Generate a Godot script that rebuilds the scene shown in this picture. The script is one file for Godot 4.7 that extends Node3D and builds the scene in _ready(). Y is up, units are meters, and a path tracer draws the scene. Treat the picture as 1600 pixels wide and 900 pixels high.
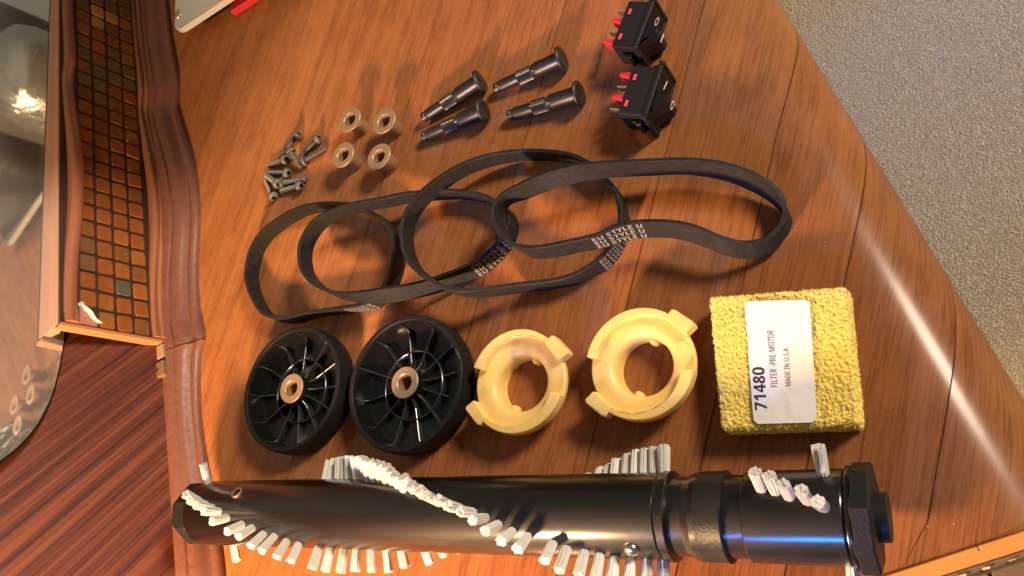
extends Node3D
# Vacuum cleaner spare parts laid out on a varnished wooden table. Metres, y up, table top at y = 0.

const ALONG := Vector3(0.30071, 0, 0.95372)    # along the table's long edges
const ACROSS := Vector3(0.95372, 0, -0.30071)  # across the table, towards its rounded edge
const GRAIN := Vector3(0.30902, 0, -0.95106)   # the run of the planks
const SIDEWAYS := Vector3(0.95106, 0, 0.30902) # across the planks
const FRONT := -0.0120
const BEND_AT := 0.0055
const BEND_R := 0.038

var rng := RandomNumberGenerator.new()
var smooth_id := 0
var mats := {}
var taken := {}


func _ready() -> void:
	rng.seed = 71480
	# camera
	var cam := Camera3D.new()
	cam.name = "camera"
	cam.transform = Transform3D(Basis(Vector3(0.87109, -0.49113, 0), Vector3(0.16799, 0.29795, -0.93968), Vector3(0.46150, 0.81855, 0.34204)), Vector3(0, 0.35, 0))
	cam.fov = 39.598
	cam.near = 0.01
	cam.far = 20.0
	cam.current = true
	add_child(cam)
	# surroundings: a dim warm room
	var env := Environment.new()
	env.background_mode = Environment.BG_COLOR
	env.background_color = Color(0.47, 0.43, 0.38)
	env.background_energy_multiplier = 1.0
	env.tonemap_mode = Environment.TONE_MAPPER_LINEAR
	env.tonemap_exposure = 0.96
	env.sdfgi_enabled = true
	env.ssao_enabled = true
	env.ssil_enabled = true
	var we := WorldEnvironment.new()
	we.name = "surroundings"
	we.environment = env
	add_child(we)
	# the low warm table lamp in front, the room lamp behind on the right, a bluish screen across the room
	lamp("table_lamp", Vector3(-0.340, 0.185, 0.250), 0.024, Color(1.0, 0.79, 0.55), 0.70)
	lamp("room_lamp", Vector3(1.15, 1.05, -0.85), 0.20, Color(1.0, 0.92, 0.82), 4.5)
	var screen := SpotLight3D.new()
	screen.name = "blue_screen_light"
	screen.light_color = Color(0.05, 0.50, 1.0)
	screen.light_energy = 24.0
	screen.light_size = 0.30
	screen.spot_range = 8.0
	screen.spot_attenuation = 2.0
	screen.spot_angle = 4.2
	screen.spot_angle_attenuation = 1.0
	screen.shadow_enabled = true
	add_child(screen)
	screen.look_at_from_position(Vector3(-0.40, 0.85, 1.35), Vector3(-0.065, 0.02, 0.0))

	make_materials()
	floor_carpet()
	table()
	moulding()
	back_panel()
	tiled_strip()
	wall_mirror()
	front_border()
	belts()
	wheels()
	cups()
	dust()
	foam_filter()
	brush_roll()
	axle_pins()
	bushings()
	screws()
	switches()
	silver_box()
	shade_housing()


# ---------------------------------------------------------------- helpers

func lamp(called: String, at: Vector3, size: float, color: Color, energy: float) -> void:
	var l := OmniLight3D.new()
	l.name = called
	l.position = at
	l.light_size = size
	l.light_color = color
	l.light_energy = energy
	l.omni_range = 8.0
	l.omni_attenuation = 2.0
	l.shadow_enabled = true
	add_child(l)


func lin(r: float, g: float, b: float) -> Color:
	return Color(r, g, b).linear_to_srgb()


func mat(color: Color, rough: float, metal := 0.0, spec := 0.5) -> StandardMaterial3D:
	var m := StandardMaterial3D.new()
	m.albedo_color = color
	m.roughness = rough
	m.metallic = metal
	m.metallic_specular = spec
	return m


func noise_tex(freq: float, size: int, ramp: Array, seed_n: int, as_normal := false, bump := 4.0, kind := FastNoiseLite.TYPE_SIMPLEX_SMOOTH) -> NoiseTexture2D:
	var n := FastNoiseLite.new()
	n.noise_type = kind
	n.seed = seed_n
	n.frequency = freq
	n.fractal_octaves = 4
	var t := NoiseTexture2D.new()
	t.width = size
	t.height = size
	t.seamless = true
	t.noise = n
	if as_normal:
		t.as_normal_map = true
		t.bump_strength = bump
	elif ramp.size() > 0:
		var g := Gradient.new()
		g.offsets = PackedFloat32Array([0.0, 1.0])
		g.colors = PackedColorArray([ramp[0], ramp[1]])
		t.color_ramp = g
	return t


func bumpy(m: StandardMaterial3D, freq: float, scale: float, strength: float, seed_n: int) -> StandardMaterial3D:
	m.normal_enabled = true
	m.normal_texture = noise_tex(freq, 256, [], seed_n, true, 6.0)
	m.normal_scale = strength
	m.uv1_triplanar = true
	m.uv1_scale = Vector3.ONE * scale
	return m


func numbered(called: String, under: Node) -> String:
	var key := str(under.get_instance_id()) + called
	if not taken.has(key):
		taken[key] = 0
		return called
	taken[key] += 1
	return "%s_%03d" % [called, taken[key]]


func thing(called: String, label: String, category: String, group := "", at := Vector3.ZERO) -> Node3D:
	var o := Node3D.new()
	o.name = numbered(called, self)
	add_child(o, true)
	o.position = at
	tag(o, label, category, group)
	return o


func tag(o: Node, label: String, category: String, group := "") -> void:
	o.set_meta("label", label)
	o.set_meta("category", category)
	if group != "":
		o.set_meta("group", group)


func st_new() -> SurfaceTool:
	var st := SurfaceTool.new()
	st.begin(Mesh.PRIMITIVE_TRIANGLES)
	return st


func build(st: SurfaceTool, called: String, m: Material, parent: Node) -> MeshInstance3D:
	st.generate_normals()
	st.index()
	return place(st.commit(), called, m, parent)


func place(mesh: Mesh, called: String, m: Material, parent: Node) -> MeshInstance3D:
	var o := MeshInstance3D.new()
	o.mesh = mesh
	o.material_override = m
	o.name = numbered(called, parent)
	parent.add_child(o, true)
	return o


func group_next(st: SurfaceTool) -> void:
	smooth_id += 1
	st.set_smooth_group(smooth_id)


func flat(st: SurfaceTool) -> void:
	st.set_smooth_group(-1)


func tri(st: SurfaceTool, a: Vector3, b: Vector3, c: Vector3) -> void:
	if (b - a).cross(c - a).length_squared() < 1e-18:
		return
	st.add_vertex(a)
	st.add_vertex(b)
	st.add_vertex(c)


func quad(st: SurfaceTool, a: Vector3, b: Vector3, c: Vector3, d: Vector3) -> void:
	tri(st, a, b, c)
	tri(st, a, c, d)


# surface of revolution about the local y axis; profile of (radius, height) going up on the outside
func lathe(st: SurfaceTool, prof: Array, xf: Transform3D, n: int, crease := 32.0) -> void:
	group_next(st)
	for j in prof.size() - 1:
		var p: Vector2 = prof[j]
		var q: Vector2 = prof[j + 1]
		if j > 0:
			var o: Vector2 = prof[j - 1]
			if absf((p - o).angle_to(q - p)) > deg_to_rad(crease):
				group_next(st)
		for i in n:
			var a := TAU * i / n
			var b := TAU * (i + 1) / n
			var da := Vector3(cos(a), 0, sin(a))
			var db := Vector3(cos(b), 0, sin(b))
			quad(st, xf * (da * p.x + Vector3.UP * p.y), xf * (db * p.x + Vector3.UP * p.y), xf * (db * q.x + Vector3.UP * q.y), xf * (da * q.x + Vector3.UP * q.y))


# a prism of a 2D outline (x, z) from y0 to y1 with a bevel on its upper and lower rims
func prism(st: SurfaceTool, outline: PackedVector2Array, y0: float, y1: float, xf: Transform3D, bevel := 0.0) -> void:
	var p := outline.duplicate()
	if Geometry2D.is_polygon_clockwise(p):
		p.reverse()
	var n := p.size()
	var inner := PackedVector2Array()
	for i in n:
		var a := p[(i + n - 1) % n]
		var b := p[i]
		var c := p[(i + 1) % n]
		var d1 := (b - a).normalized()
		var d2 := (c - b).normalized()
		var n1 := Vector2(-d1.y, d1.x)
		var n2 := Vector2(-d2.y, d2.x)
		var m := (n1 + n2).normalized()
		inner.append(b + m * bevel / maxf(m.dot(n1), 0.35))
	# whichever side shrinks the outline
	if bevel > 0.0 and absf(area(inner)) > absf(area(p)):
		for i in n:
			inner[i] = p[i] * 2.0 - inner[i]
	flat(st)
	var rings := [[p, y0 + bevel], [p, y1 - bevel]]
	if bevel > 0.0:
		rings = [[inner, y0], [p, y0 + bevel], [p, y1 - bevel], [inner, y1]]
	for k in rings.size() - 1:
		for i in n:
			var j := (i + 1) % n
			var lo: PackedVector2Array = rings[k][0]
			var hi: PackedVector2Array = rings[k + 1][0]
			var ya: float = rings[k][1]
			var yb: float = rings[k + 1][1]
			quad(st, xf * Vector3(lo[i].x, ya, lo[i].y), xf * Vector3(lo[j].x, ya, lo[j].y), xf * Vector3(hi[j].x, yb, hi[j].y), xf * Vector3(hi[i].x, yb, hi[i].y))
	var cap := inner if bevel > 0.0 else p
	var idx := Geometry2D.triangulate_polygon(cap)
	for k in range(0, idx.size(), 3):
		var a := cap[idx[k]]
		var b := cap[idx[k + 1]]
		var c := cap[idx[k + 2]]
		if (b - a).cross(c - a) > 0.0:
			var s := b
			b = c
			c = s
		tri(st, xf * Vector3(a.x, y1, a.y), xf * Vector3(c.x, y1, c.y), xf * Vector3(b.x, y1, b.y))
		tri(st, xf * Vector3(a.x, y0, a.y), xf * Vector3(b.x, y0, b.y), xf * Vector3(c.x, y0, c.y))


func area(p: PackedVector2Array) -> float:
	var s := 0.0
	for i in p.size():
		s += p[i].cross(p[(i + 1) % p.size()])
	return s * 0.5


func rect(w: float, d: float, r: float) -> PackedVector2Array:
	var a := w * 0.5
	var b := d * 0.5
	return PackedVector2Array([Vector2(-a + r, -b), Vector2(a - r, -b), Vector2(a, -b + r), Vector2(a, b - r), Vector2(a - r, b), Vector2(-a + r, b), Vector2(-a, b - r), Vector2(-a, -b + r)])


func round_rect(w: float, d: float, r: float, n := 5) -> PackedVector2Array:
	var out := PackedVector2Array()
	for k in 4:
		var cx := (w * 0.5 - r) * (1.0 if k == 0 or k == 3 else -1.0)
		var cz := (d * 0.5 - r) * (1.0 if k < 2 else -1.0)
		for i in n + 1:
			var t := (k + float(i) / n) * PI / 2
			out.append(Vector2(cx + r * cos(t), cz + r * sin(t)))
	return out


# a chamfered box about its own centre
func box(st: SurfaceTool, size: Vector3, xf: Transform3D, r := 0.0004) -> void:
	prism(st, rect(size.x, size.z, r), -size.y * 0.5, size.y * 0.5, xf, r)


func tube(st: SurfaceTool, pts: Array, r: float, n := 6) -> void:
	group_next(st)
	for i in pts.size() - 1:
		var rings := []
		for k in 2:
			var m: int = i + k
			var t: Vector3 = (pts[mini(m + 1, pts.size() - 1)] - pts[maxi(m - 1, 0)]).normalized()
			var s := t.cross(Vector3.UP if absf(t.y) < 0.9 else Vector3.RIGHT).normalized()
			var q := s.cross(t)
			var ring := []
			for j in n:
				ring.append(pts[m] + (s * cos(TAU * j / n) + q * sin(TAU * j / n)) * r)
			rings.append(ring)
		for j in n:
			quad(st, rings[0][j], rings[0][(j + 1) % n], rings[1][(j + 1) % n], rings[1][j])


# local frame with its y axis along dir
func along_axis(at: Vector3, dir: Vector3, roll := 0.0) -> Transform3D:
	var y := dir.normalized()
	var x := y.cross(Vector3.UP if absf(y.y) < 0.95 else Vector3.RIGHT).normalized()
	var z := x.cross(y)
	return Transform3D(Basis(x, y, z), at) * Transform3D(Basis(Vector3.UP, roll), Vector3.ZERO)


func spline(p: Array, steps: int, closed := true) -> PackedVector3Array:
	var out := PackedVector3Array()
	var n := p.size()
	for i in (n if closed else n - 1):
		var a: Vector3 = p[(i + n - 1) % n] if closed else p[maxi(i - 1, 0)]
		var b: Vector3 = p[i]
		var c: Vector3 = p[(i + 1) % n]
		var d: Vector3 = p[(i + 2) % n] if closed else p[mini(i + 2, n - 1)]
		for k in steps:
			out.append(b.cubic_interpolate(c, a, d, float(k) / steps))
	if not closed:
		out.append(p[n - 1])
	return out


# lettering: triangles of a line of type, mapped by «onto» (x along the line, y up the letters, both from 0; z out of the paper)
func lettering(st: SurfaceTool, words: String, bold: bool, height: float, length: float, onto: Callable) -> void:
	var f := SystemFont.new()
	f.font_names = PackedStringArray(["Droid Sans"])
	f.font_weight = 700 if bold else 400
	var tm := TextMesh.new()
	tm.font = f
	tm.font_size = 32
	tm.pixel_size = 0.01
	tm.depth = 0.0
	tm.curve_step = 1.0
	tm.text = words
	var arr := tm.get_mesh_arrays()
	var v: PackedVector3Array = arr[Mesh.ARRAY_VERTEX]
	var ix: PackedInt32Array = arr[Mesh.ARRAY_INDEX]
	if v.is_empty():
		print("no lettering for ", words)
		return
	var lo := v[0]
	var hi := v[0]
	for p in v:
		lo = lo.min(p)
		hi = hi.max(p)
	flat(st)
	for k in range(0, ix.size(), 3):
		var q := []
		for m in 3:
			var p: Vector3 = v[ix[k + m]]
			q.append(onto.call((p.x - lo.x) / (hi.x - lo.x) * length, (p.y - lo.y) / (hi.y - lo.y) * height))
		tri(st, q[0], q[1], q[2])


# ---------------------------------------------------------------- materials

func make_materials() -> void:
	mats.wood = mat(Color.WHITE, 0.40, 0.0, 0.15)
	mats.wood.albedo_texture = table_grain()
	mats.wood.clearcoat_enabled = true
	mats.wood.clearcoat = 0.32
	mats.wood.clearcoat_roughness = 0.21
	mats.core = mat(lin(0.05, 0.02, 0.01), 0.7)
	mats.panel = mat(Color.WHITE, 0.5, 0.0, 0.3)
	mats.panel.albedo_texture = panel_grain()
	mats.mould = bumpy(mat(lin(0.20, 0.085, 0.06), 0.40), 0.02, 30.0, 0.25, 5)
	mats.mould.albedo_texture = noise_tex(0.02, 256, [lin(0.75, 0.7, 0.7), Color.WHITE], 9)
	mats.rail = bumpy(mat(lin(0.30, 0.115, 0.06), 0.32), 0.02, 30.0, 0.2, 6)
	mats.ledge = mat(lin(0.50, 0.27, 0.19), 0.5)
	mats.grout = mat(lin(0.035, 0.014, 0.008), 0.6)
	mats.rubber = bumpy(mat(lin(0.023, 0.0225, 0.021), 0.55, 0.0, 0.35), 0.05, 60.0, 0.4, 11)
	mats.rubber.albedo_texture = noise_tex(0.012, 256, [lin(0.50, 0.50, 0.50), Color.WHITE], 12)
	mats.print = mat(lin(0.25, 0.245, 0.24), 0.7)
	mats.black = mat(lin(0.007, 0.007, 0.0065), 0.22, 0.0, 0.45)
	mats.rib = mat(lin(0.022, 0.022, 0.023), 0.24, 0.0, 0.7)
	mats.tyre = bumpy(mat(lin(0.012, 0.012, 0.0115), 0.5, 0.0, 0.25), 0.05, 80.0, 0.3, 13)
	mats.bronze = bumpy(mat(lin(0.36, 0.235, 0.14), 0.45, 0.4), 0.08, 120.0, 0.25, 14)
	mats.cup = mat(lin(0.82, 0.56, 0.18), 0.40)
	mats.cup.subsurf_scatter_enabled = true
	mats.cup.subsurf_scatter_strength = 0.10
	mats.foam = bumpy(mat(lin(0.85, 0.66, 0.11), 0.75), 0.05, 200.0, 0.6, 15)
	mats.strand = mat(lin(0.94, 0.82, 0.28), 0.5)
	mats.paper = bumpy(mat(lin(0.73, 0.715, 0.73), 0.55), 0.008, 24.0, 0.35, 16)
	mats.ink = mat(lin(0.03, 0.02, 0.03), 0.6)
	mats.roll = bumpy(mat(lin(0.004, 0.004, 0.004), 0.30, 0.0, 0.30), 0.2, 120.0, 0.5, 17)
	mats.roll.clearcoat_enabled = true
	mats.roll.clearcoat = 0.85
	mats.roll.clearcoat_roughness = 0.20
	mats.roll_cap = bumpy(mat(lin(0.015, 0.015, 0.015), 0.42, 0.0, 0.3), 0.05, 60.0, 0.3, 18)
	mats.bristle = mat(lin(0.60, 0.59, 0.55), 0.42)
	mats.bristle.backlight_enabled = true
	mats.bristle.backlight = Color(0.30, 0.28, 0.25)
	mats.steel = bumpy(mat(lin(0.062, 0.061, 0.060), 0.40, 0.8), 0.06, 90.0, 0.2, 19)
	mats.zinc = bumpy(mat(lin(0.14, 0.14, 0.13), 0.55, 0.5), 0.06, 140.0, 0.35, 20)
	mats.dark = mat(lin(0.004, 0.004, 0.004), 0.6)
	mats.pin = mat(lin(0.62, 0.58, 0.50), 0.3, 0.9)
	mats.red = mat(lin(0.50, 0.02, 0.035), 0.4)
	mats.pink = mat(lin(0.55, 0.07, 0.10), 0.5)
	mats.white = mat(lin(0.80, 0.80, 0.78), 0.5)
	mats.silver = bumpy(mat(lin(0.62, 0.64, 0.65), 0.40, 0.25), 0.01, 20.0, 0.1, 21)
	mats.mirror = mat(lin(0.88, 0.88, 0.85), 0.035, 0.88)


# colour of the table's planks, laid out across and along the grain
func table_grain() -> ImageTexture:
	var w := 2048
	var h := 1024
	var data := PackedByteArray()
	data.resize(w * h * 3)
	var fine := FastNoiseLite.new()
	fine.seed = 3
	fine.frequency = 1.0
	fine.fractal_octaves = 3
	var broad := FastNoiseLite.new()
	broad.seed = 8
	broad.frequency = 1.0
	broad.fractal_octaves = 3
	var cols := []
	for k in 16:
		var deep: float = [1.0, 1.04, 1.06, 1.08, 1.04, 1.0, 0.95, 0.84, 0.76, 0.70, 0.64, 0.60, 0.60, 0.60, 0.60, 0.60][k]  # planks grow darker towards the rounded edge
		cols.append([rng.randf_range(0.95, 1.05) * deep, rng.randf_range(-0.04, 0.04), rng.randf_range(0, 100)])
	var dark := Color(0.150, 0.055, 0.022)
	var mid := Color(0.325, 0.122, 0.043)
	var pale := Color(0.415, 0.172, 0.062)
	var at := 0
	for j in h:
		var t := -0.24 + 0.94 * (j + 0.5) / h
		for i in w:
			var q := -0.80 + 0.88 * (i + 0.5) / w
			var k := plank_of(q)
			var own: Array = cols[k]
			var off: float = own[2]
			var warp := broad.get_noise_2d(q * 12.0 + off, t * 5.0) * 0.0015
			var b := broad.get_noise_2d((q + warp) * 90.0 + off, t * 3.0 + off)
			var g := fine.get_noise_2d((q + warp) * 520.0, t * 13.0 + off)
			var g2 := fine.get_noise_2d((q + warp) * 1200.0 + 60.0, t * 34.0 + off * 3.0)
			var mot := broad.get_noise_2d(q * 30.0 + 50.0, t * 22.0 + off)
			var v := 0.50 + 0.20 * b + 0.24 * g + 0.30 * g2 + 0.16 * mot
			var c := dark.lerp(mid, clampf(v * 2.0, 0, 1)) if v < 0.5 else mid.lerp(pale, clampf(v * 2.0 - 1.0, 0, 1))
			# dark pore lines
			c = c.lerp(dark, 0.40 * smoothstep(-0.12, -0.50, g2) * smoothstep(0.15, -0.25, b))
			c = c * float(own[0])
			# old polish and dirt in the seams
			var near := minf(absf(q - float(SEAMS[k])), absf(q - float(SEAMS[k + 1])))
			c = c * lerpf(0.62, 1.0, smoothstep(0.0002, 0.0007, near))
			c.r *= 1.0 + float(own[1])
			c = c.linear_to_srgb()
			data[at] = int(clampf(c.r, 0, 1) * 255.0)
			data[at + 1] = int(clampf(c.g, 0, 1) * 255.0)
			data[at + 2] = int(clampf(c.b, 0, 1) * 255.0)
			at += 3
	return ImageTexture.create_from_image(Image.create_from_data(w, h, false, Image.FORMAT_RGB8, data))


const SEAMS := [-0.828, -0.732, -0.636, -0.540, -0.444, -0.348, -0.252, -0.1655, -0.112, -0.0690, -0.0230, 0.0270, 0.1230]


func plank_of(q: float) -> int:
	var k := 0
	while k < SEAMS.size() - 2 and q > SEAMS[k + 1]:
		k += 1
	return k


func panel_grain() -> ImageTexture:
	var n := 1024
	var data := PackedByteArray()
	data.resize(n * n * 3)
	var a := FastNoiseLite.new()
	a.seed = 31
	a.frequency = 1.0
	a.fractal_octaves = 4
	var at := 0
	var dark := Color(0.035, 0.008, 0.006)
	var mid := Color(0.095, 0.022, 0.012)
	var pale := Color(0.150, 0.044, 0.018)
	for j in n:
		for i in n:
			var x := float(i) / n
			var y := float(j) / n
			var b := a.get_noise_2d(x * 2.0, y * 52.0 + 0.3 * sin(x * 4.0))
			var g := a.get_noise_2d(x * 5.0 + 40.0, y * 230.0)
			var v := clampf(0.5 + 0.85 * b + 0.55 * g, 0, 1)
			var c := dark.lerp(mid, v * 2.0) if v < 0.5 else mid.lerp(pale, v * 2.0 - 1.0)
			c = c.linear_to_srgb()
			data[at] = int(c.r * 255.0)
			data[at + 1] = int(c.g * 255.0)
			data[at + 2] = int(c.b * 255.0)
			at += 3
	return ImageTexture.create_from_image(Image.create_from_data(n, n, false, Image.FORMAT_RGB8, data))


# ---------------------------------------------------------------- setting

func floor_carpet() -> void:
	var m := bumpy(mat(Color.WHITE, 0.95), 0.12, 9.0, 1.0, 41)
	m.albedo_texture = noise_tex(0.09, 512, [lin(0.42, 0.35, 0.24), lin(0.49, 0.41, 0.28)], 42)
	m.metallic_specular = 0.1
	var pm := PlaneMesh.new()
	pm.size = Vector2(4, 4)
	var o := place(pm, "carpet", m, self)
	o.position = Vector3(0.2, -0.50, -0.3)
	o.set_meta("kind", "structure")
	tag(o, "grey beige carpet on the floor beyond the rounded table edge", "carpet")
	# the pile: small leaning yarn ends, over the part that shows past the table
	var st := st_new()
	flat(st)
	for k in 3:
		var a := TAU * k / 3
		var b := TAU * (k + 1) / 3
		tri(st, Vector3(cos(a), 0, sin(a)) * 0.0013, Vector3(cos(b), 0, sin(b)) * 0.0013, Vector3(0.0004, 0.0014, 0))
	st.generate_normals()
	var mm := MultiMesh.new()
	mm.transform_format = MultiMesh.TRANSFORM_3D
	mm.use_colors = true
	mm.mesh = st.commit()
	mm.instance_count = 240000
	for i in mm.instance_count:
		var p := ALONG * rng.randf_range(-0.85, 0.05) + ACROSS * rng.randf_range(0.02, 0.42)
		p.y = -0.5005
		var bs := Basis(Vector3.UP, rng.randf() * TAU) * Basis(Vector3.RIGHT, rng.randf_range(-0.5, 0.5))
		mm.set_instance_transform(i, Transform3D(bs.scaled(Vector3.ONE * rng.randf_range(0.8, 1.5)), p))
		var s := rng.randf_range(0.95, 1.05)
		mm.set_instance_color(i, Color(0.52 * s, 0.435 * s, 0.30 * s))
	var pile := MultiMeshInstance3D.new()
	pile.name = "carpet_pile"
	pile.multimesh = mm
	var fm := mat(Color.WHITE, 0.95)
	fm.vertex_color_use_as_albedo = true
	fm.metallic_specular = 0.1
	pile.material_override = fm
	pile.set_meta("kind", "stuff")
	o.add_child(pile, true)
	pile.position = -o.position


# the table top bends down over its rounded edge: a is measured across it, along the surface
func on_table(along: float, a: float, drop: float) -> Vector3:
	if a <= BEND_AT:
		return ALONG * along + ACROSS * a - Vector3.UP * drop
	var b := (a - BEND_AT) / BEND_R
	return ALONG * along + ACROSS * (BEND_AT + (BEND_R - drop) * sin(b)) + Vector3.UP * ((BEND_R - drop) * cos(b) - BEND_R)


func table() -> void:
	var t := thing("wooden_table", "varnished reddish brown plank table with one rounded edge, holding all the parts", "table")
	var steps := []
	for i in 25:
		steps.append(lerpf(-0.378, BEND_AT, i / 24.0))
	for i in 15:
		steps.append(BEND_AT + BEND_R * deg_to_rad(105.0) * (i + 1) / 15.0)
	var qa := SIDEWAYS.dot(ALONG)
	var qw := SIDEWAYS.dot(ACROSS)
	var ga := GRAIN.dot(ALONG)
	var gw := GRAIN.dot(ACROSS)
	for k in SEAMS.size() - 1:
		var st := st_new()
		var made := false
		var edges := [[SEAMS[k], 0.0006], [SEAMS[k] + 0.00024, 0.0], [SEAMS[k + 1] - 0.00024, 0.0], [SEAMS[k + 1], 0.0006]]
		for e in 3:
			group_next(st)
			for i in steps.size() - 1:
				var p := []
				for c in [[i, e], [i + 1, e], [i + 1, e + 1], [i, e + 1]]:
					var q: float = edges[c[1]][0]
					var a: float = steps[c[0]]
					var g: float = (a - q * qw) / gw
					var s := clampf(q * qa + g * ga, -0.80, FRONT)
					var flat_at := ALONG * s + ACROSS * a
					p.append([on_table(s, a, edges[c[1]][1]), Vector2((flat_at.dot(SIDEWAYS) + 0.80) / 0.88, (flat_at.dot(GRAIN) + 0.24) / 0.94)])
				for m in [[0, 2, 1], [0, 3, 2]]:
					var v0: Vector3 = p[m[0]][0]
					if (p[m[1]][0] - v0).cross(p[m[2]][0] - v0).length_squared() < 1e-16:
						continue
					made = true
					for z in [m[0], m[2], m[1]]:
						st.set_uv(p[z][1])
						st.add_vertex(p[z][0])
		if made:
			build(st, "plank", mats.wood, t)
	# the body under the planks
	var st2 := st_new()
	var sec := []
	for i in 13:
		var b := deg_to_rad(105.0) * i / 12.0
		sec.append(Vector2(BEND_AT + (BEND_R - 0.0010) * sin(b), (BEND_R - 0.0010) * cos(b) - BEND_R))
	sec.append(Vector2(0.030, -0.075))
	sec.append(Vector2(-0.43, -0.075))
	sec.append(Vector2(-0.43, -0.0010))
	for s in 2:
		pass
	group_next(st2)
	for i in sec.size() - 1:
		if i > 11:
			group_next(st2)
		var a: Vector2 = sec[i]
		var b2: Vector2 = sec[i + 1]
		quad(st2, ALONG * FRONT + ACROSS * a.x + Vector3.UP * a.y, ALONG * FRONT + ACROSS * b2.x + Vector3.UP * b2.y, ALONG * -0.8 + ACROSS * b2.x + Vector3.UP * b2.y, ALONG * -0.8 + ACROSS * a.x + Vector3.UP * a.y)
	group_next(st2)
	quad(st2, ALONG * FRONT + ACROSS * -0.43 - Vector3.UP * 0.001, ALONG * FRONT + ACROSS * BEND_AT - Vector3.UP * 0.001, ALONG * -0.8 + ACROSS * BEND_AT - Vector3.UP * 0.001, ALONG * -0.8 + ACROSS * -0.43 - Vector3.UP * 0.001)
	build(st2, "table_core", mats.core, t)
	# a thin moulded lip low on the rounded edge
	var st3 := st_new()
	var lip := []
	for i in 9:
		var b3 := TAU * i / 8.0
		lip.append(Vector2(0.0425 + 0.0022 * cos(b3), -0.052 + 0.005 * sin(b3)))
	group_next(st3)
	for i in 8:
		quad(st3, ALONG * FRONT + ACROSS * lip[i].x + Vector3.UP * lip[i].y, ALONG * FRONT + ACROSS * lip[i + 1].x + Vector3.UP * lip[i + 1].y, ALONG * -0.8 + ACROSS * lip[i + 1].x + Vector3.UP * lip[i + 1].y, ALONG * -0.8 + ACROSS * lip[i].x + Vector3.UP * lip[i].y)
	build(st3, "edge_lip", mats.mould, t)


# how far the carved moulding's free edge lies across the table, by its place along it
const WAVE := [-0.66, -0.3745, -0.587, -0.3728, -0.559, -0.3716, -0.536, -0.3696, -0.514, -0.3691, -0.490, -0.3725, -0.463, -0.3683, -0.431, -0.3627, -0.406, -0.3605, -0.383, -0.3608, -0.363, -0.3632, -0.339, -0.3675, -0.313, -0.3701, -0.293, -0.3700, -0.276, -0.3680, -0.2679, -0.3725, -0.253, -0.3757, -0.229, -0.3778, -0.210, -0.3776, -0.193, -0.3764, -0.180, -0.3747, -0.141, -0.3707, -0.118, -0.3698, 0.05, -0.3700]


func wave(s: float) -> float:
	var n := WAVE.size() / 2
	for i in n - 1:
		if s <= WAVE[i * 2 + 2]:
			var t: float = (s - WAVE[i * 2]) / (WAVE[i * 2 + 2] - WAVE[i * 2])
			var a: float = WAVE[maxi(i - 1, 0) * 2 + 1]
			var d: float = WAVE[mini(i + 2, n - 1) * 2 + 1]
			return cubic_interpolate(WAVE[i * 2 + 1], WAVE[i * 2 + 3], a, d, t)
	return -0.370


# sweep a section along the table's length: «where» gives the point for (place along, index of the section point)
func run(st: SurfaceTool, s0: float, s1: float, n: int, count: int, crease: Array, where: Callable) -> void:
	for k in count - 1:
		if k == 0 or crease.has(k):
			group_next(st)
		for i in n:
			var a := lerpf(s0, s1, float(i) / n)
			var b := lerpf(s0, s1, float(i + 1) / n)
			quad(st, where.call(a, k), where.call(a, k + 1), where.call(b, k + 1), where.call(b, k))


func end_cap(st: SurfaceTool, s: float, count: int, where: Callable, turned: bool) -> void:
	flat(st)
	var mid := Vector3.ZERO
	for k in count:
		mid += where.call(s, k)
	mid /= count
	for k in count:
		var a: Vector3 = where.call(s, k)
		var b: Vector3 = where.call(s, (k + 1) % count)
		if turned:
			tri(st, mid, b, a)
		else:
			tri(st, mid, a, b)


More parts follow.
